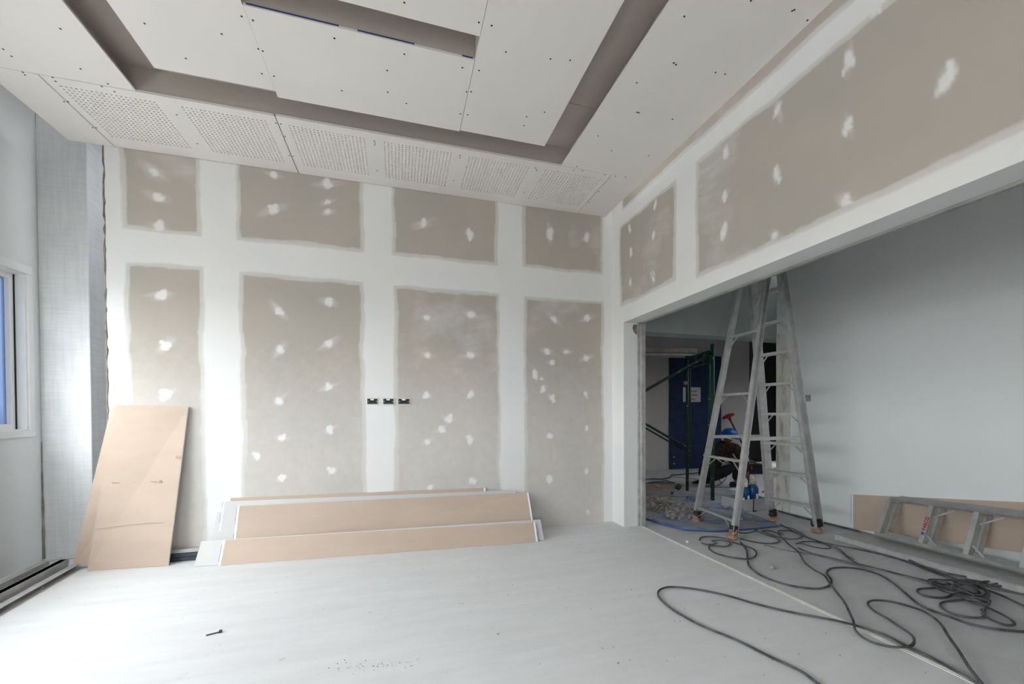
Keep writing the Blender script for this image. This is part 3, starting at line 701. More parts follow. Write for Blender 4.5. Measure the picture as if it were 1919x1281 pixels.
leaning('drywall_offcut', (-1.305, 3.633, .002), (1.163, 3.46, .002), (-1.301, 3.722, .168), (1.169, 3.552, .152), GT, M_BROWN, 'lowest brown-backed drywall strip lying at the very front of the stack', G1, (1, 1))
leaning('drywall_offcut', (-1.471, 3.664, .003), (1.232, 3.486, .003), (-1.452, 3.743, .168), (1.228, 3.582, .163), GT, M_FACE, 'white-faced drywall strip just behind the lowest brown strip', G1)
leaning('drywall_offcut', (-1.24, 3.690, .012), (1.175, 3.560, .012), (-1.241, 3.838, .401), (1.183, 3.792, .374), GT, M_BROWN, 'wide brown-backed drywall strip with blue taped ends in the middle of the stack', G1, (1, 1))
leaning('drywall_offcut', (-1.41, 3.722, .012), (1.10, 3.60, .012), (-1.385, 3.853, .359), (1.09, 3.81, .34), GT*.8, M_FACE, 'white-faced drywall strip jutting out left behind the wide brown strip', G1)
leaning('drywall_offcut', (-1.37, 3.745, .012), (1.06, 3.66, .012), (-1.347, 3.862, .440), (1.067, 3.845, .394), GT*.8, M_FACE, 'white-faced drywall strip with a blue taped left end near the wall', G1, (1, 0))
leaning('drywall_offcut', (-1.31, 3.775, .012), (.77, 3.75, .012), (-1.298, 3.872, .463), (.782, 3.872, .428), GT*.7, M_BROWN, 'rearmost brown-backed drywall strip whose top edge shows against the partition', G1, (0, 1))

# board by the side room wall
leaning('drywall_offcut', (4.172, 2.93, .004), (4.10, 1.10, .235), (4.178, 2.935, .332), (4.178, 1.12, .585), GT, M_BROWN, 'brown-backed drywall strip propped on the pale wall behind the lying ladder', 'drywall strip by the side wall', (1, 0))
ob = [o for o in bpy.data.objects if o.get('label', '').startswith('brown-backed drywall strip propped')][0]

# ------------------------------------------------------------------ steel studs on the floor
def stud(a, b, w, h, out, label, material=M_STEEL, side=(1, 0, 0)):
    o = MB().channel(a, b, w, h, 0.0025, side, out).build('steel_stud', material); tag(o, label, 'steel stud', 'steel studs lying by the window wall'); return o
d0, d1 = Vector((-2.315, 3.95, 0)), Vector((-2.10, 1.9, 0))
perp = Vector((-.995, -.104, 0))
for k, (off, z, lb) in enumerate(((0.03, .02, 'galvanised steel stud lying nearest the room, left of the upright boards'), (0.085, .02, 'galvanised steel stud second from the room side of the floor bundle'),
                                  (0.14, .02, 'galvanised steel stud third from the room side of the floor bundle'), (0.075, .052, 'galvanised steel stud laid on top of the bundle, room side'), (0.128, .052, 'galvanised steel stud laid on top of the bundle, wall side'),
                                  (0.20, .02, 'galvanised steel stud at the foot of the window wall'), (0.255, .022, 'galvanised steel stud tight against the window wall'), (0.19, .052, 'galvanised steel stud laid on top nearest the window wall'))):
    p = d0+perp*(off-0.03); q = d1+perp*(off-0.03)
    stud(p+Vector((0, rg.uniform(-.05, .03), z)), q+Vector((0, 0, z)), .03 if z > .03 else .036, .045, 1 if k % 2 else -1, lb, M_STEEL, (0, 0, 1))
for k, (z, y) in enumerate(((.016, 3.835), (.046, 3.838), (.078, 3.842))):
    o = MB().channel((-2.0, y, z), (-1.42+.01*k, y, z), .028, .045, .0025, (0, 0, 1), -1).build('steel_track', M_DARKSTEEL if k < 2 else M_STEEL)
    tag(o, ('dark steel track at the bottom of the strapped pile behind the upright boards', 'dark steel track in the middle of the strapped pile behind the upright boards', 'galvanised steel track on top of the strapped pile behind the upright boards')[k], 'steel track', 'steel tracks strapped together by the partition')
stp = MB().box(-1.478, -1.452, 3.772, 3.776, .0, .096).box(-1.478, -1.452, 3.772, 3.865, .093, .097)
tag(stp.build('blue_strap', M_BLUEINK), 'blue strap around the steel tracks behind the boards', 'strap')

# ------------------------------------------------------------------ tall aluminium stepladder
lad = empty('stepladder'); tag(lad, 'tall aluminium double-sided stepladder standing in the opening', 'stepladder')
feet = {'A': (2.905, 3.56, .05), 'B': (2.835, 3.00, .05), 'C': (3.685, 3.37, .05), 'D': (3.735, 2.93, .05)}
TOPZ = 2.55
tops = {'A': (3.255, 3.30, TOPZ), 'B': (3.255, 3.02, TOPZ), 'C': (3.345, 3.29, TOPZ), 'D': (3.345, 3.01, TOPZ)}
for k in feet: feet[k] = Vector(feet[k]); tops[k] = Vector(tops[k])
def at(k, z): return feet[k].lerp(tops[k], (z-.05)/(TOPZ-.05))
sdir = {'A': (0, 1, 0), 'B': (0, 1, 0), 'C': (0, 1, 0), 'D': (0, 1, 0)}
for k in 'ABCD':
    w = .030 if k in 'AB' else .036; h = .055 if k in 'AB' else .085
    n = MB(); s = Vector((1, 0, 0))
    n.channel(feet[k], tops[k], h, w, .006, s, -1 if k in 'BD' else 1)
    n.build('stile', M_ALU, lad)
    f = feet[k]
    mb = MB(); rg = random.Random(ord(k)); base = []
    prof = [(.036, -.05), (.043, -.035), (.038, -.01), (.033, .0), (.038, .02), (.032, .045)]
    mb.lathe([(r*rg.uniform(.9, 1.15), z) for r, z in prof], f, 9)
    for v in mb.v: v += Vector((rg.uniform(-.006, .006), rg.uniform(-.006, .006), 0))
    for v in mb.v: v.z = max(v.z, .0015)
    mb.build('foot_wrapping', M_RAG, lad)
    p = f+(tops[k]-f)*.006; q = f+(tops[k]-f)*.030
    MB().tube([p, p.lerp(q, .3), p.lerp(q, .6), q], [.037, .040, .036, .039] if k in 'AB' else [.044, .048, .043, .045], 8).build('binding_tape', M_TAPEBLK, lad)
rungA = [.165, .69, 1.30, 1.87]
def rung(k0, k1, z, nm, w, h, two=True):
    a, b = at(k0, z), at(k1, z); MB().bar(a, b, w, h, (1, 0, 0)).build(nm, M_ALU, lad)
    for (s0, s1, kk) in ((a, b, k0), (b, a, k1)):
        low = at(kk, z-.10); MB().bar(low+(s1-s0)*.02, s0+(s1-s0)*.26+Vector((0, 0, -.008)), .014, .004, (1, 0, 0)).build('rung_brace', M_ALU, lad)
for z in rungA: rung('A', 'B', z, 'rung', .045, .022)
for z in (.24, .53, .82, 1.11, 1.40, 1.69, 1.98, 2.27): rung('C', 'D', z, 'step', .075, .026)
for k0, k1, z in (('A', 'C', .885), ('B', 'D', .89)):
    MB().bar(at(k0, z), at(k1, z), .006, .032, (0, 1, 0)).build('spreader_bar', M_ALU, lad)
MB().box(3.21, 3.39, 2.98, 3.34, TOPZ-.01, TOPZ+.03).build('top_cap', M_ALU, lad)

# ------------------------------------------------------------------ ladder lying by the side wall
ll = empty('stepladder'); tag(ll, 'folded aluminium stepladder lying on its side along the pale wall', 'stepladder')
def LP(y, v, off=0): return Vector((3.885+.165*v+off, y, .100+(.265+.05*(2.53-y))*v))
yu = [2.515, 2.215, 1.945, 1.66, 1.36, 1.06, .76]
for off, nm in ((0, 0), (.075, 1)):
    y0, y1 = (2.53, .70) if not nm else (2.50, .74)
    dz = Vector((off, 0, off*.10))
    for v in (0, 1):
        MB().channel(LP(y0, v)+dz, LP(y1, v)+dz, .026, .028, .004, (.55, 0, -.5), 1 if v else -1).build('stile', M_ALU, ll)
    for i, y in enumerate(yu):
        yy = y-.012*nm
        s = MB().channel(LP(yy, 0)+dz, LP(yy+.02, 1)+dz, .032, .06, .004, (0, 1, 0), -1).build('step', M_ALU, ll)
        if i and not nm:
            b1 = MB().bar(LP(yy-.02, .72), LP(yy-.13, .95), .012, .004, (0, 1, 0)).build('brace', M_ALU, ll)
            MB().bar(LP(yy-.02, .24), LP(yy-.10, .03), .012, .004, (0, 1, 0)).build('brace', M_ALU, ll)
        if i == 1 and not nm: lab_step = s
def text_mesh(body, size, material, parent, name):
    cu = bpy.data.curves.new(name, 'FONT'); cu.body = body; cu.size = size; cu.align_x = 'CENTER'; cu.align_y = 'CENTER'; cu.extrude = 0.0004; cu.offset = 0.0012
    tmp = bpy.data.objects.new('tmp', cu); col.objects.link(tmp)
    dg = bpy.context.evaluated_depsgraph_get(); dg.update()
    me = bpy.data.meshes.new_from_object(tmp.evaluated_get(dg)); bpy.data.objects.remove(tmp)
    me.materials.clear(); me.materials.append(material)
    o = bpy.data.objects.new(name, me); col.objects.link(o)
    if parent: o.parent = parent
    return o
a_, b_ = LP(yu[1], 0), LP(yu[1]+.02, 1); d_ = (b_-a_).normalized()
yax = Vector((0, 1, 0)); yax = (yax-d_*yax.dot(d_)).normalized(); nrm = d_.cross(yax)
if nrm.x > 0: nrm = -nrm; 
for body, v, mm, sz in (('BARCO', .52, M_REDINK, .034), ('SB', .27, M_BLUEINK, .026)):
    o = text_mesh(body, sz, mm, ll, 'lettering')
    ex = d_; ez = nrm; ey = ez.cross(ex)
    M = Matrix.Identity(4)
    for i in range(3): M[i][0], M[i][1], M[i][2] = ex[i], ey[i], ez[i]
    M.translation = a_.lerp(b_, v)+nrm*.0035
    o.matrix_world = M
pk = MB().channel((3.80, 2.72, .045), (3.80, .6, .045), .26, .04, .004, (1, 0, 0), -1)
pk.box(3.672, 3.93, .6, 2.72, .048, .052)
tag(pk.build('aluminium_plank', M_ALU2), 'dusty grey aluminium plank on the floor under the lying stepladder', 'plank')

# ------------------------------------------------------------------ cables on the floor
zz = lambda x, y: (1200+x/2.669, 850+y/2.669)
y1z = lambda x, y: (1560+x/5.345, 1020+y/5.345)
y2z = lambda x, y: (1290+x/6.19, 970+y/6.19)
RC = 0.0065
rgc = random.Random(21)
def cable(pts, label, r=RC, conv=zz, lift=0.0, material=M_CABLE, nm='cable', grp='black cables on the side room floor', closed=False, wav=0.004, sides=6):
    P = []
    for q in pts:
        P.append(fl(*conv(*q), r+.001+lift+rgc.uniform(0, wav)) if len(q) == 2 else Vector(q))
    o = MB().tube(spline(P, 6, closed), r, sides, closed=closed).build(nm, material, None, True)
    tag(o, label, 'cable', grp); return o
cable([(1010, 1230), (890, 1150), (800, 1085), (650, 1015), (480, 930), (330, 870), (230, 820), (150, 770), (100, 725), (88, 695), (105, 675), (150, 665), (230, 670), (330, 685), (440, 710), (560, 745), (680, 775), (800, 800), (920, 822), (1040, 848), (1150, 880), (1240, 912), (1330, 960), (1450, 1015), (1560, 1075), (1650, 1125), (1740, 1180)],
      'black cable sweeping in a big loop across the foreground floor', lift=.004)
cable([(500, 440), (530, 480), (535, 520), (545, 560), (590, 600), (670, 635), (760, 660), (850, 672), (910, 670), (948, 655), (955, 630), (935, 600), (938, 583), (965, 570), (1040, 568), (1120, 580), (1200, 605), (1270, 650), (1330, 700), (1390, 750), (1450, 780), (1550, 815), (1650, 850), (1780, 875), (1919, 888), (2050, 890)],
      'black cable snaking from the ladder foot past the tangled coil to the edge')
cable([(690, 400), (740, 450), (790, 490), (820, 540), (870, 580), (920, 608), (950, 650), (985, 695), (1020, 740), (1045, 790), (1065, 835), (1075, 880), (1110, 915), (1170, 945), (1250, 963), (1320, 965), (1360, 955), (1370, 930), (1350, 900), (1290, 860), (1230, 820), (1170, 785), (1140, 755), (1145, 738), (1180, 732), (1250, 738), (1320, 755), (1400, 780), (1470, 820), (1510, 860), (1540, 910), (1590, 980), (1640, 1060), (1690, 1125), (1740, 1190)],
      'black cable bent into a wide S on the open floor', lift=.011)
cable([(620, 455), (700, 475), (790, 492), (900, 512), (1010, 542), (1100, 562), (1200, 582), (1320, 612), (1430, 645), (1500, 662)], 'thin grey cable running straight to the tangled coil', r=.005, material=mat('grey_cable', (0.22, 0.22, 0.23), .7, noise=.3))
cable([(790, 470), (850, 495), (960, 522), (1080, 550), (1180, 572), (1300, 603), (1420, 632), (1480, 650)], 'black cable running beside the thin grey one to the coil', lift=.004)
cable([(700, 352), (800, 405), (900, 440), (1000, 460), (1150, 490), (1300, 530), (1420, 575), (1520, 610), (1600, 640), (1700, 670), (1800, 705), (1919, 760), (2000, 800)], 'black cable running diagonally through the tangled coil to the frame edge', lift=.006)
cable([(690, 285), (760, 305), (850, 328), (920, 345), (1000, 365), (1080, 385), (1140, 420), (1190, 455), (1250, 475), (1310, 510), (1400, 560), (1480, 590), (1560, 620), (1640, 650)], 'black cable following the foot of the pale wall', r=.009)
cable([(1250, 475), (1330, 490), (1420, 520), (1540, 560), (1650, 590), (1780, 622), (1919, 645), (2050, 660)], 'black cable branching off beside the aluminium plank', r=.005)
cable([(970, 465), (1000, 480), (1040, 520), (1085, 548), (1130, 562)], 'short black cable curving between two longer cables', lift=.008)
LG = 'cable loops by the ladder feet'
cable([(130, 260), (150, 225), (250, 215), (420, 235), (500, 275), (640, 320), (750, 360), (790, 410), (760, 455), (680, 475), (560, 465), (420, 440), (300, 400), (240, 350), (260, 320), (340, 325), (430, 330), (480, 310), (470, 280), (380, 260), (270, 262), (330, 295), (230, 308), (150, 290)], 'black cable loops lying in front of the nearest ladder foot', conv=y2z, lift=.003, grp=LG, r=.0058)
cable([(600, 240), (700, 265), (850, 290), (970, 295), (1040, 280), (1050, 255), (1000, 225), (920, 200), (830, 165), (780, 140)], 'black cable loop right of the nearest ladder foot under the blue sheet', conv=y2z, grp=LG, r=.0055)
cable([(850, 150), (950, 190), (1060, 225), (1180, 245), (1290, 235), (1320, 210), (1280, 180), (1180, 150), (1070, 145), (1040, 160), (1090, 190), (950, 150), (870, 145)], 'black cable coil beside the corner of the blue sheet', conv=y2z, grp=LG, lift=.004, r=.0055)
cable([(1250, 300), (1330, 275), (1450, 275), (1570, 300), (1640, 330), (1640, 350), (1560, 352), (1450, 335), (1340, 305), (1270, 290)], 'flat black cable loop with a knotted end near the wall-side ladder foot', conv=y2z, grp=LG, r=.0055)
cable([(1090, 95), (1200, 120), (1300, 170), (1380, 220), (1530, 275), (1700, 340), (1800, 420), (1919, 480)], 'dusty grey cable passing the corner of the blue sheet', conv=y2z, r=.005, material=MATS['grey_cable'], grp=LG)
cable([(560, 165), (660, 175), (760, 155), (800, 140)], 'short black cable end showing under the blue sheet edge', conv=y2z, grp=LG, r=.0055)
# the tangled coil
CG = 'tangled cable coil near the lying ladder'
cable([(960, 360), (1000, 400), (1100, 460), (1220, 490), (1300, 520), (1420, 520), (1520, 500), (1560, 480), (1500, 420), (1400, 370), (1280, 350), (1150, 355), (1050, 350), (970, 352), (990, 380), (1120, 420), (1200, 450), (1350, 510), (1500, 530), (1570, 520), (1540, 450), (1430, 400), (1300, 395), (1200, 400), (1180, 430), (1230, 480), (1350, 540), (1470, 560), (1550, 590), (1530, 640), (1500, 690), (1530, 690)],
      'black cable wound in the middle of the tangled coil', conv=y1z, lift=.012, wav=.02, grp=CG)
cable([(1000, 350), (1130, 385), (1250, 370), (1380, 400), (1480, 460), (1500, 500), (1430, 500), (1300, 470), (1200, 480), (1080, 440), (1000, 410), (980, 370), (1090, 360), (1230, 395), (1320, 440), (1440, 480), (1400, 420), (1300, 380), (1190, 420), (1260, 450), (1380, 490), (1450, 530), (1560, 560), (1570, 590)],
      'black cable criss-crossing over the top of the tangled coil', conv=y1z, lift=.034, wav=.02, grp=CG)
cable([(960, 375), (1040, 430), (1160, 470), (1290, 500), (1420, 535), (1540, 540), (1575, 560), (1560, 600), (1480, 580), (1360, 530), (1240, 490), (1180, 455), (1200, 415), (1290, 390), (1390, 415), (1460, 470), (1490, 505), (1400, 500), (1300, 455), (1240, 430)],
      'black cable wrapped round the near side of the tangled coil', conv=y1z, lift=.022, wav=.02, grp=CG)
cable([(970, 365), (1090, 395), (1210, 385), (1330, 370), (1440, 400), (1530, 460), (1560, 500), (1480, 530), (1380, 510), (1270, 470), (1150, 455), (1050, 420), (990, 385), (1100, 375), (1240, 410), (1350, 455), (1440, 500), (1500, 485), (1450, 440), (1350, 400)],
      'black cable crossing through the heart of the tangled coil', conv=y1z, lift=.004, wav=.03, grp=CG)
cable([(1220, 480), (1160, 520), (1080, 530), (980, 522), (890, 500), (850, 470), (870, 445), (960, 435), (1080, 435), (1180, 440)], 'black cable loop sticking out on the near-left of the coil', conv=y1z, grp=CG)
cable([(1310, 550), (1200, 560), (1110, 575), (1080, 600), (1110, 640), (1200, 690), (1320, 720), (1450, 730), (1520, 720), (1520, 680), (1490, 650)], 'black cable loop spreading toward the camera below the coil', conv=y1z, grp=CG)
cable([(1300, 520), (1400, 575), (1500, 610), (1600, 650), (1720, 710), (1810, 770), (1820, 800), (1760, 808), (1680, 790), (1580, 745), (1500, 690)], 'black cable loop pointing toward the lower frame edge from the coil', conv=y1z, lift=.006, grp=CG)
cable([(1150, 285), (1300, 315), (1450, 330), (1600, 350), (1740, 365), (1800, 390), (1919, 430), (2000, 450)], 'black cable leaving the coil along the plank', conv=y1z, grp=CG)
cable([(1340, 350), (1480, 370), (1600, 410), (1700, 410), (1740, 380), (1750, 355), (1820, 340), (1919, 345), (2000, 350)], 'black cable looped at the far right end of the coil', conv=y1z, lift=.008, grp=CG)
cable([(1380, 365), (1500, 410), (1640, 390), (1700, 370), (1600, 365), (1480, 380), (1600, 430), (1750, 470), (1919, 500), (2000, 520)], 'black cable folded behind the coil near the frame edge', conv=y1z, lift=.014, grp=CG)
# corridor cables
cz3 = lambda x, y: (1205+x/12.81, 860+y/12.81)
KG = 'cables on the corridor floor'
cable([(60, 480), (250, 472), (430, 478), (560, 460), (650, 435), (690, 380), (850, 370), (1150, 345), (1400, 320), (1600, 330)], 'black cable zigzagging across the corridor floor before the blue door', conv=cz3, grp=KG, r=.010)
cable([(100, 575), (240, 550), (450, 535), (560, 515), (640, 545), (760, 570), (600, 572), (300, 570), (150, 575)], 'black cable loop lying at the far edge of the brown sheet', conv=cz3, grp=KG, r=.010)
cable([(620, 905), (760, 900), (900, 915), (1050, 905), (1090, 910)], 'black cable of the blue-handled tool on the rubble sheet', conv=cz3, grp=KG, r=.007)
cable([(760, 985), (900, 990), (1100, 990), (1250, 985), (1400, 1000), (1700, 1010), (2000, 1000), (2300, 1020)], 'black cable stretched across the dusty sheet behind the rubble', conv=cz3, grp=KG, r=.007)
cable([(1340, 958), (1370, 945), (1400, 925), (1420, 912)], 'black cable slanting from the rubble to the tool tray', conv=lambda x, y: (x, y), grp=KG, r=.007)
cable([(1352, 905), (1345, 890), (1356, 878), (1362, 892), (1348, 908), (1322, 912)], 'black cable curling beside the worker shoe', conv=lambda x, y: (x, y), grp=KG, r=.006)
cable([(690, 405), (900, 430), (1150, 460), (1400, 490), (1500, 500)], 'pale thin rod lying on the corridor floor', conv=cz3, grp=KG, r=.008, material=M_ALU, nm='metal_rod')
bpy.data.objects['metal_rod']['category'] = 'rod'
# blue plastic twine
cable([(1008, 398), (1050, 405), (1100, 430), (1140, 440)], 'thin blue twine lying on the floor near the wall-side ladder foot', r=.003, material=M_BLUEINK, grp='blue twine', nm='twine')
bpy.data.objects['twine']['category'] = 'twine'

# ------------------------------------------------------------------ blue sheet, rubble, brown sheet
def poly_prism(name, pts, z0, z1, mats_, lifts=None):
    n = len(pts); lifts = lifts or [0]*n
    v = [(p[0], p[1], z0+l) for p, l in zip(pts, lifts)]+[(p[0], p[1], z1+l) for p, l in zip(pts, lifts)]
    f = [tuple(reversed(range(n))), tuple(range(n, 2*n))]+[(i, (i+1) % n, n+(i+1) % n, n+i) for i in range(n)]
    return add(name, v, f, None, None, False, mats_, [1, 0]+[1]*n)
pp = [fl(1195, 968), fl(1240, 984), fl(1282, 995), fl(1340, 998), fl(1400, 994), fl(1462, 988), fl(1430, 974), fl(1395, 962), fl(1385, 940), fl(1200, 938)]
bs = poly_prism('blue_sheet', [(p.x, p.y) for p in pp], .012, .022, [M_BLUESHEET, M_BLUEEDGE]); tag(bs, 'blue plastic sheet on the floor covered with dust and rubble', 'sheet')
gp = [fl(1196, 937), fl(1385, 939), fl(1395, 925), fl(1350, 914), fl(1196, 921)]
tag(poly_prism('grey_sheet', [(p.x, p.y) for p in gp], .004, .012, [mat('grey_sheet', (.36, .37, .40), .85, noise=.3, nscale=5), M_SLAB]), 'dusty grey sheet on the floor between the blue and brown sheets', 'sheet')
bp_ = [fl(1196, 919), fl(1296, 920), fl(1297, 912), fl(1262, 905.5), fl(1196, 905)]
tag(poly_prism('brown_sheet', [(p.x, p.y) for p in bp_], .003, .010, [mat('brown_sheet', (.40, .30, .22), .85, noise=.15), M_BROWN]), 'brown board sheet on the corridor floor by the green scaffold', 'sheet')
def rock(mb, c, r, rg, flat=.7):
    b = bmesh.new(); bmesh.ops.create_icosphere(b, subdivisions=1, radius=r)
    ax = Vector((rg.uniform(.6, 1.4), rg.uniform(.6, 1.4), rg.uniform(.5, 1.0)*flat)); rot = Matrix.Rotation(rg.uniform(0, 6.3), 3, Vector((rg.random()-.5, rg.random()-.5, rg.random()+.2)).normalized())
    b.verts.ensure_lookup_table()
    vs = []
    for v in b.verts:
        p = v.co*rg.uniform(.72, 1.2); vs.append(rot @ Vector((p.x*ax.x, p.y*ax.y, p.z*ax.z)))
    zmin = min(v.z for v in vs); c = Vector(c)
    mb.raw([c+v-Vector((0, 0, zmin)) for v in vs], [tuple(v.index for v in f.verts) for f in b.faces]); b.free()
rg = random.Random(77); mb = MB()
for k in range(420):
    u = rg.random()
    if u < .62:
        x = rg.gauss(1232, 20); y = rg.gauss(951, 9); big = max(0, 1-abs(x-1228)/55)*max(0, 1-abs(y-952)/22)
    elif u < .85: x = rg.uniform(1250, 1320); y = rg.gauss(966, 7); big = .2
    else: x = rg.uniform(1225, 1420); y = rg.uniform(942, 985); big = 0
    if x < 1200 or x > 1425 or y > 977+(x-1200)*.05 or y < 938: continue
    p = fl(x, y); lay = rg.random()*big*.10
    rock(mb, (p.x, p.y, .022+lay), rg.uniform(.006, .028)*(1+.4*big), rg)
tag(mb.build('rubble', M_RUBBLE), 'heap of broken grey plaster rubble on the blue sheet by the jamb', 'rubble', kind='stuff')
def stone(x, y, r, label, material, seed, z=.0):
    mb = MB(); p = fl(x, y, z); rock(mb, (p.x, p.y, z), r, random.Random(seed), .9); tag(mb.build('stone', material), label, 'stone')
stone(1271.5, 918.5, .055, 'dark grey stone lying on the brown sheet', mat('dark_stone', (.10, .105, .10), .9, noise=.3), 1, .0102)
stone(1232, 912, .035, 'small pale stone lying on the brown sheet', mat('pale_stone', (.50, .44, .38), .9, noise=.2), 2, .0102)
stone(1260, 926.5, .028, 'small dark pointed stone on the grey sheet behind the rubble', mat('dark_stone', (.10, .105, .10)), 3, .0125)
stone(1288, 1018, .022, 'small pale plaster lump on the floor in front of the blue sheet', M_CUT, 4)
stone(1447, 1065, .018, 'small grey lump on the open floor between two cables', M_RUBBLE, 5)
stone(1174, 993, .012, 'tiny white plaster crumb at the foot of the jamb', M_CUT, 6)
stone(79, 1102.5, .010, 'small white plaster crumb beside the steel studs', M_CUT, 7)
stone(357, 1035, .016, 'crumpled tan paper scrap beside the blue strap', M_BROWN, 8)
# loose fixing on the open floor
p = fl(403, 1187); nl = MB().tube([p+Vector((-.035, -.012, .004)), p+Vector((.02, .006, .004))], .0035, 6).lathe([(.008, 0), (.008, .012)], p+Vector((.022, .007, 0)), 8)
tag(nl.build('masonry_nail', M_DARKSTEEL), 'loose dark nail lying on the open pale floor', 'nail')
# fine grit scattered on the floor
rg = random.Random(31); mb = MB()
for k in range(105):
    x = rg.gauss(700, 40) if k < 45 else rg.uniform(850, 1850); y = rg.gauss(1246, 5) if k < 45 else rg.uniform(1000, 1275)
    p = fl(x, y); rock(mb, (p.x, p.y, 0), rg.uniform(.0015, .004) if k < 45 else rg.uniform(.0015, .0042), rg)
tag(mb.build('grit', M_RUBBLE), 'fine grit scattered over the concrete floor', 'grit', kind='stuff')

# ------------------------------------------------------------------ green scaffold
sc = empty('scaffold'); tag(sc, 'green painted tube scaffold with a platform behind the jamb', 'scaffold')
A, B = Vector((3.95, 5.03, 0)), Vector((3.785, 4.34, 0)); off = Vector((-1.62, .30, 0))
A2, B2 = A+off, B+off
up = Vector((0, 0, 1)); ab = (A-B).normalized()
def tub(nm, a, b, r=.021, m_=M_GREEN): return MB().tube([a, a.lerp(b, .5), b], r, 10).build(nm, m_, sc, True)
for (P, H, inn) in ((A, 1.93, -1), (B, 1.985, 1), (A2, 1.93, -1), (B2, 1.985, 1)):
    tub('post', P+up*.004, P+up*H, .024 if P in (B, B2) else .021); q = P+ab*(.085*inn)
    MB().tube([P+up*.36, q+up*.46, q+up*.9, q+up*(H-.10)], .015, 8).build('inner_post', M_GREEN, sc, True)
    MB().box(P.x-.05, P.x+.05, P.y-.05, P.y+.05, .0005, .006).build('base_plate', M_DARKSTEEL, sc)
for (P, Q) in ((A, B), (A2, B2)):
    tub('crossbar', P+up*1.90, Q+up*1.90); tub('crossbar', P+up*1.76, Q+up*1.76, .017)
    for t_ in (.35, .65): tub('strut', P.lerp(Q, t_)+up*1.76, P.lerp(Q, t_)+up*1.90, .012)
tub('brace', B+up*1.88, B2+up*.98, .018); tub('brace', A+up*.62, A2+up*1.55, .017); tub('brace', A+up*.60+Vector((-.05, .04, 0)), A2+up*1.50+Vector((.0, .04, 0)), .012)
MB().box(A.x-.06, A.x-.02, A.y-.03, A.y+.01, 1.52, 1.57).build('coupler', mat('rusty_clamp', (.45, .40, .36), .6, metal=.4, noise=.5, nscale=30), sc)
pl = MB().bar(A+up*1.985+Vector((.05, -.05, 0)), A2+up*1.985+Vector((-.05, -.05, 0)), .25, .06, (0, 1, 0))
pl.build('platform', mat('dusty_platform', (.40, .37, .33), .8, noise=.3), sc)
for dy in (-.12, .08):
    MB().bar(A+up*1.925+Vector((0, dy-.05, 0)), A2+up*1.925+Vector((0, dy-.05, 0)), .03, .03, (0, 1, 0)).build('platform_rail', M_ALU2, sc)

# ------------------------------------------------------------------ worker
Rr = Vector((math.cos(YAW), -math.sin(YAW), 0)); Dd = Vector((math.sin(YAW), math.cos(YAW), 0))
P0 = fl(1355, 911)
def J(x, y, d): return P0+Rr*((x-1355)/121.0)+up*((911-y)/121.0)+Dd*d
def skin(name, joints, edges, material, parent=None, sub=2):
    """joints: list of (point, radius or (rx,ry)); edges: pairs"""
    me = bpy.data.meshes.new(name); me.from_pydata([tuple(j[0]) for j in joints], edges, []); me.update()
    o = bpy.data.objects.new(name, me); col.objects.link(o)
    md = o.modifiers.new('skin', 'SKIN'); md.use_smooth_shade = True
    if not me.skin_vertices: me.skin_vertices.new()
    for i, j in enumerate(joints):
        r = j[1] if isinstance(j[1], tuple) else (j[1], j[1]); me.skin_vertices[0].data[i].radius = r
    me.skin_vertices[0].data[0].use_root = True
    s = o.modifiers.new('sub', 'SUBSURF'); s.levels = sub; s.render_levels = sub
    dg = bpy.context.evaluated_depsgraph_get(); dg.update()
    m2 = bpy.data.meshes.new_from_object(o.evaluated_get(dg)); bpy.data.objects.remove(o)
    m2.materials.clear(); m2.materials.append(material)
    for p in m2.polygons: p.use_smooth = True
    o2 = bpy.data.objects.new(name, m2); col.objects.link(o2)
    if parent: o2.parent = parent
    return o2
M_SKINT = mat('skin', (.26, .12, .075), .6, noise=.15)
M_JACKET = mat('brown_plaid_jacket', (.060, .032, .026), .95, col2=(.018, .012, .012), nscale=26, lo=.42, hi=.58)
M_TROUS = mat('dark_trousers', (.022, .024, .032), .95, noise=.35, nscale=9)
M_HAIR = mat('black_hair', (.008, .007, .007), .8)
M_HELMET = mat('blue_hard_hat', (.012, .075, .32), .35)
M_SHOE = mat('dark_shoe', (.015, .015, .017), .6); M_SOLE = mat('pale_sole', (.55, .52, .52), .7)
M_HIVIS = mat('yellow_band', (.62, .68, .12), .6)
pel, sp, ch, nk = J(1337, 884, .04), J(1341, 862, .03), J(1352, 843, .02), J(1361, 831, .0)
hd, crown = J(1365, 822, -.01), J(1366, 812, -.01)
shN, elN, haN = J(1370, 838, -.16), J(1379, 864, -.21), J(1391, 886, -.13)
shF, elF, haF = J(1362, 836, .19), J(1382, 864, .20), J(1395, 886, .06)
hipN, knN, anN, toN = J(1342, 886, -.08), J(1370, 872, -.15), J(1371, 902, -.13), J(1385, 908, -.15)
hipF, knF, anF, toF = J(1340, 887, .13), J(1356, 898, .19), J(1329, 900, .19), J(1323, 907, .19)
bj = [(pel, .075), (sp, (.075, .065)), (ch, (.085, .065)), (nk, .045), (hd, .072), (crown, .075),
      (shN, .040), (elN, .034), (haN, .026), (shF, .040), (elF, .034), (haF, .026),
      (hipN, .060), (knN, .045), (anN, .032), (toN, .025), (hipF, .060), (knF, .045), (anF, .032), (toF, .025)]
be = [(0, 1), (1, 2), (2, 3), (3, 4), (4, 5), (2, 6), (6, 7), (7, 8), (2, 9), (9, 10), (10, 11), (0, 12), (12, 13), (13, 14), (14, 15), (0, 16), (16, 17), (17, 18), (18, 19)]
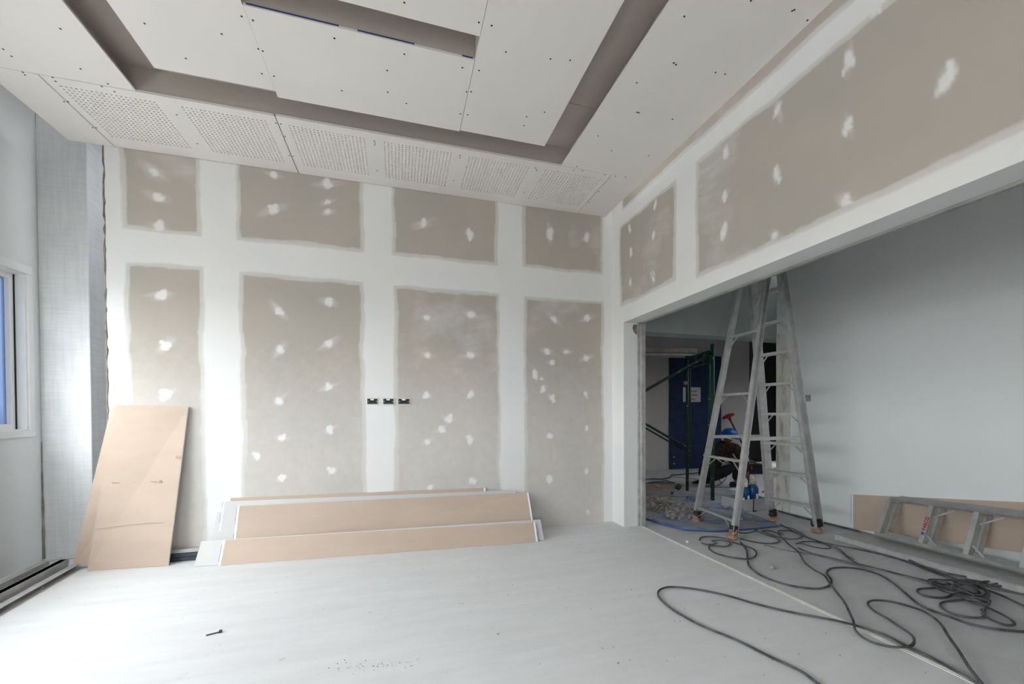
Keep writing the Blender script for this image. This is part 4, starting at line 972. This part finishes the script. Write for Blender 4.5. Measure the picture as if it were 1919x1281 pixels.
# palms and five fingers on each hand
for (hi, sgn, hv) in ((8, -1, (haN-elN).normalized()), (11, 1, (haF-elF).normalized())):
    h = bj[hi][0]; acr = Dd*sgn
    palm = h+hv*.05; bj.append((palm, (.030, .016))); pi_ = len(bj)-1; be.append((hi, pi_))
    for f in range(4):
        o_ = acr*((f-1.5)*.019); L = (.036, .042, .040, .030)[f]
        a1, a2 = palm+hv*.03+o_, palm+hv*(.03+L*.6)+o_-up*L*.5
        n0 = len(bj); bj += [(a1, .009), (a2, .008)]; be += [(pi_, n0), (n0, n0+1)]
    tb = h+hv*.025-acr*.04; n0 = len(bj); bj += [(tb, .010), (tb+hv*.032-up*.01, .008)]; be += [(pi_, n0), (n0, n0+1)]
worker = skin('person', bj, be, M_SKINT)
tag(worker, 'crouching person in blue hard hat, brown jacket and dark trousers behind the ladder', 'person')
skin('jacket', [(pel+up*.05, .135), (sp, (.155, .135)), (ch, (.165, .14)), (nk-up*.01, .07), (shN, .082), (elN, .060), (haN.lerp(elN, .18), .040), (shF, .075), (elF, .060), (haF.lerp(elF, .18), .040), (J(1327, 893, .06), .10)],
     [(0, 1), (1, 2), (2, 3), (2, 4), (4, 5), (5, 6), (2, 7), (7, 8), (8, 9), (0, 10)], M_JACKET, worker)
skin('trousers', [(pel, .118), (hipN, .100), (knN, .075), (anN+up*.03, .052), (hipF, .100), (knF, .074), (anF+(knF-anF)*.15, .052)], [(0, 1), (1, 2), (2, 3), (0, 4), (4, 5), (5, 6)], M_TROUS, worker)
hr = skin('hair', [(J(1362, 826, .0), .060), (J(1365, 819, .0), .088), (J(1372, 821, .0), .066)], [(0, 1), (1, 2)], M_HAIR, worker)
def ell(mb, c, ax, rx, ry, rz, lo=-1.0, n=14, mm=8):
    """part of an ellipsoid above height fraction lo along ax"""
    ax = Vector(ax).normalized(); s = Vector((1, 0, 0)); s = (s-ax*s.dot(ax)).normalized(); q = ax.cross(s); prof = []
    base = len(mb.v)
    for i in range(mm+1):
        z = lo+(1-lo)*i/mm; r = math.sqrt(max(0, 1-z*z))+.001
        for k in range(n):
            t_ = 2*PI*k/n; mb.v.append(Vector(c)+s*(rx*r*math.cos(t_))+q*(ry*r*math.sin(t_))+ax*(rz*z))
    for i in range(mm):
        for k in range(n): mb.f.append((base+i*n+k, base+i*n+(k+1) % n, base+(i+1)*n+(k+1) % n, base+(i+1)*n+k)); mb.mi.append(0)
    mb.f.append(tuple(base+k for k in reversed(range(n)))); mb.mi.append(0); return mb
hax = (up*1.0+Rr*.30-Dd*.15).normalized()
hat = ell(MB(), J(1366, 818, -.01), hax, .118, .130, .125, -.05).build('hard_hat', M_HELMET, worker, True)
s_ = Rr-hax*Rr.dot(hax); s_.normalize(); q_ = hax.cross(s_)
MB().tube([J(1366, 818.5, -.01)+s_*(.125*math.cos(a))+q_*(.125*math.sin(a)) for a in [2*PI*k/20 for k in range(20)]], .010, 6, closed=True).build('brim', M_HELMET, hat, True)
MB().tube([J(1362, 821, -.02)+s_*(.112*math.cos(a))+q_*(.112*math.sin(a)) for a in [PI*.95+PI*.75*k/14 for k in range(15)]], .009, 6).build('sweatband', M_WHITETAPE, hat, True)
for (an, to) in ((anN, toN), (anF, toF)):
    d = (to-an); d.z = 0; d.normalize(); c = an.copy(); c.z = 0
    w = up.cross(d); sh = MB()
    prof = [(-.085, .055, .075), (-.05, .075, .085), (.0, .075, .082), (.06, .085, .06), (.12, .085, .045), (.165, .05, .035)]
    for (l, wd_, hh_) in prof:
        for k in range(8):
            t_ = PI*k/7; sh.v.append(c+d*l+w*(wd_/2*math.cos(t_))+up*(.012+hh_*math.sin(t_)))
    for i in range(5):
        for k in range(8): sh.f.append((i*8+k, i*8+(k+1) % 8, (i+1)*8+(k+1) % 8, (i+1)*8+k)); sh.mi.append(0)
    sh.f += [tuple(range(8)), tuple(reversed(range(40, 48)))]; sh.mi += [0, 0]
    so = sh.build('shoe', M_SHOE, worker, True)
    MB().raw([c+d*l+w*(s__*wd_/2*1.05)+up*z for (l, wd_, _) in prof for s__ in (-1, 1) for z in (.001, .014)],
             [(4*i+a, 4*i+b, 4*i+4+b, 4*i+4+a) for i in range(5) for a, b in ((0, 1), (1, 3), (3, 2), (2, 0))]+[(0, 2, 3, 1), (20, 21, 23, 22)]).build('sole', M_SOLE, so)
# hi-vis straps around the back
for a_, b_ in ((J(1314, 853, -.10), J(1326, 839, -.05)), (J(1314, 853, -.10), J(1330, 855, -.09)), (J(1337, 858, -.115), J(1349, 868, -.14))): MB().bar(a_, b_, .03, .012, Dd).build('reflective_strap', M_HIVIS, worker)
jt = skin('jacket_tail', [(J(1322, 868, .0), .06), (J(1316, 882, .0), .055), (J(1315, 893, .0), .05)], [(0, 1), (1, 2)], M_JACKET, worker)

# tool in the worker's hands
tl = empty('rotary_hammer'); tag(tl, 'grey and cream power tool held low in the hands of the crouching worker', 'power tool')
h0 = J(1396, 893, -.06)
def tb_(nm, a, b, ra, rb, m_): return MB().tube([a, a.lerp(b, .15), a.lerp(b, .5), a.lerp(b, .85), b], [ra*.8, ra, (ra+rb)/2, rb, rb*.8], 10).build(nm, m_, tl, True)
tb_('handle', J(1392, 890, -.12), J(1399, 893, -.10), .022, .024, M_BLACK)
tb_('motor_housing', J(1397, 889, -.12), J(1401, 908, -.16), .040, .044, mat('cream_casing', (.62, .55, .46), .5, noise=.15))
tb_('gear_housing', J(1401, 906, -.16), J(1404, 921, -.18), .050, .042, mat('grey_casing', (.16, .17, .19), .5, noise=.2))
tb_('chuck', J(1404, 921, -.18), J(1405, 928, -.19), .026, .018, M_DARKSTEEL)

# tray with blue bottles
tray = empty('tray'); tag(tray, 'pale grey open carton tray on the floor between the ladder legs', 'tray')
t0, t1 = fl(1388, 960), fl(1441, 955); tx = (t1-t0).normalized(); ty = Vector((-tx.y, tx.x, 0)); tw = (t1-t0).length
M_TRAY = mat('pale_carton', (.46, .45, .48), .9, noise=.08)
def tp_(u, v, z): return t0+tx*(u*tw)+ty*v+up*z
MB().slab([tp_(0, 0, .003), tp_(1, 0, .003), tp_(1, .30, .003), tp_(0, .30, .003)], up, .006).build('tray_base', M_TRAY, tray)
for (u0, v0, u1, v1) in ((0, 0, 1, 0), (1, 0, 1, .30), (1, .30, 0, .30), (0, .30, 0, 0)):
    a_, b_ = tp_(u0, v0, .003), tp_(u1, v1, .003); n_ = up.cross(b_-a_)
    MB().slab([a_, b_, b_+up*.135, a_+up*.135], n_, .006).build('tray_side', M_TRAY, tray)
MB().slab([tp_(.93, -.003, .04), tp_(1.0, -.003, .04), tp_(1.0, -.003, .085), tp_(.93, -.003, .085)], -ty, .003).build('hand_hole', M_BLACK, tray)
M_BOT = mat('blue_bottle', (.012, .085, .26), .25, noise=.2)
def bottle(u, v, h, r, lb, cap):
    c = tp_(u, v, .010); t = empty('paint_bottle'); tag(t, lb, 'bottle', 'blue bottles in the carton tray')
    MB().lathe([(r*.9, 0), (r, .01), (r, h*.70), (r*.85, h*.78), (r*.55, h*.84), (r*.5, h*.86)], c, 14).build('bottle_body', M_BOT, t, True)
    MB().lathe([(r*.62, h*.86), (r*.62, h), (r*.5, h*1.02)], c, 12).build('cap', cap, t, True)
    MB().slab([c+tx*(-r*.3)-ty*(r+.001)+up*h*.2, c+tx*(r*.3)-ty*(r+.001)+up*h*.2, c+tx*(r*.3)-ty*(r+.001)+up*h*.55, c+tx*(-r*.3)-ty*(r+.001)+up*h*.55], -ty, .001).build('label_patch', M_WHITETAPE, t)
M_CAPB = mat('beige_cap', (.42, .38, .32), .6)
bottle(.16, .07, .27, .045, 'blue bottle at the left end of the carton tray', M_CAPB)
bottle(.36, .08, .30, .045, 'blue bottle with a cream spout in the middle of the tray', mat('cream_casing', (.62, .55, .46)))
bottle(.64, .08, .33, .055, 'large blue bottle with beige cap right of centre in the tray', M_CAPB)
bottle(.50, .20, .42, .045, 'tall blue bottle standing at the back of the tray', M_CAPB)
rg = random.Random(6)
mb = MB(); c = tp_(.62, .22, .012)
mb.tube(spline([c+Vector((0, 0, .25)), c+Vector((.02, 0, .42)), c+Vector((.06, .0, .50)), c+Vector((.10, .0, .42)), c+Vector((.09, .01, .28)), c+Vector((.10, .0, .01))], 6), .006, 6)
tag(mb.build('looped_hose', M_BLACK, None, True), 'black looped hose standing up behind the blue bottles', 'hose')
mb = MB(); rock(mb, tp_(.88, .16, .0095), .085, random.Random(5), 1.0); tag(mb.build('dark_rag', M_TAPEBLK), 'crumpled black rag at the right end of the carton tray', 'rag')
mb = MB().tube([tp_(.89, .05, .20), tp_(.99, .045, .215)], .010, 8); tag(mb.build('red_handle', mat('red_plastic', (.55, .05, .02), .5)), 'small red handle poking out of the tray on the right', 'handle')
mb = MB().tube([tp_(.38, -.016, .20), tp_(.41, -.018, .13), tp_(.40, -.018, .03), tp_(.36, -.03, .008), tp_(.34, -.08, .028)], .006, 6)
tag(mb.build('hose_end', M_BLACK, None, True), 'black hose hanging over the front of the carton tray', 'hose')
# blue handled tool on the rubble sheet
tt = empty('angle_grinder'); tag(tt, 'blue-bodied power tool lying on the dusty sheet behind the rubble', 'power tool')
p, q = fl(1290, 934, .035), fl(1305, 936, .035)
MB().tube([p, p.lerp(q, .2), p.lerp(q, .8), q], [.028, .036, .034, .024], 10).build('motor_body', mat('blue_casing', (.10, .20, .42), .5, noise=.3), tt, True)
MB().tube([q, q+(q-p)*.35], [.03, .026], 10).build('gear_head', M_ALU2, tt, True)
MB().tube([p-(q-p)*.12, p], [.03, .030], 10).build('rear_cap', M_BLACK, tt, True)
# toolbox and plastic sheet in the corridor
tbx = empty('toolbox'); tag(tbx, 'dark blue toolbox with a red latch on the corridor floor', 'toolbox')
a_, b_ = fl(1396, 888), fl(1432, 888); tx2 = (b_-a_).normalized(); ty2 = Vector((-tx2.y, tx2.x, 0)); ww = (b_-a_).length
def q2(u, v, z): return a_+tx2*(u*ww)+ty2*v+up*z
o = MB().slab([q2(0, 0, .002), q2(1, 0, .002), q2(1, .2, .002), q2(0, .2, .002)], up, .12).build('box_body', mat('navy_box', (.012, .018, .035), .5), tbx); bevel(o, .01)
o = MB().slab([q2(-.02, -.01, .122), q2(1.02, -.01, .122), q2(1.02, .21, .122), q2(-.02, .21, .122)], up, .05).build('lid', M_BLACK, tbx); bevel(o, .012)
MB().slab([q2(.28, -.012, .09), q2(.36, -.012, .09), q2(.36, -.012, .15), q2(.28, -.012, .15)], -ty2, .008).build('latch', MATS['red_plastic'], tbx)
MB().tube([q2(.3, .1, .172), q2(.33, .1, .21), q2(.67, .1, .21), q2(.7, .1, .172)], .012, 6).build('handle', M_BLACK, tbx)
rg = random.Random(15); n_ = 12; v = []; f = []
for i in range(n_+1):
    for j in range(7):
        u_, w_ = i/n_, j/6; c = fl(1398, 880).lerp(fl(1434, 880), u_)+Vector((-.1, .45, 0))*w_
        v.append(c+up*(.06+.05*math.sin(u_*9+w_*4)+.03*rg.random()+.10*w_))
for i in range(n_):
    for j in range(6): f.append((i*7+j, (i+1)*7+j, (i+1)*7+j+1, i*7+j+1))
o = add('plastic_sheet', v, f, mat('crumpled_plastic', (.55, .54, .56), .5, noise=.15), None, True); sd = o.modifiers.new('solid', 'SOLIDIFY'); sd.thickness = .004
tag(o, 'crumpled pale plastic sheet behind the dark toolbox', 'plastic sheet')
# red headed tool leaning on the far wall
rdm = empty('rubber_mop'); tag(rdm, 'red-headed long-handled tool leaning on the taupe far wall above the hard hat', 'mop')
top = onY(1367, 784, YFAR-.10); bot = Vector((top.x+.30, YFAR-.45, .004))
MB().tube([bot, bot.lerp(top, .5), top], .016, 8).build('handle', M_DARKSTEEL, rdm, True)
hd_ = MB(); dn = (top-bot).normalized(); s_ = (Rr-dn*Rr.dot(dn)).normalized(); q_ = dn.cross(s_)
for (r, z) in ((.022, -.05), (.032, .0), (.06, .025), (.135, .03), (.142, .045), (.11, .08), (.02, .10)):
    for k in range(14): hd_.v.append(top+dn*z+s_*(r*math.cos(2*PI*k/14))+q_*(r*.45*math.sin(2*PI*k/14)))
for i in range(6):
    for k in range(14): hd_.f.append((i*14+k, i*14+(k+1) % 14, (i+1)*14+(k+1) % 14, (i+1)*14+k)); hd_.mi.append(0)
hd_.build('rubber_head', mat('red_rubber', (.30, .03, .025), .6, noise=.2), rdm, True)
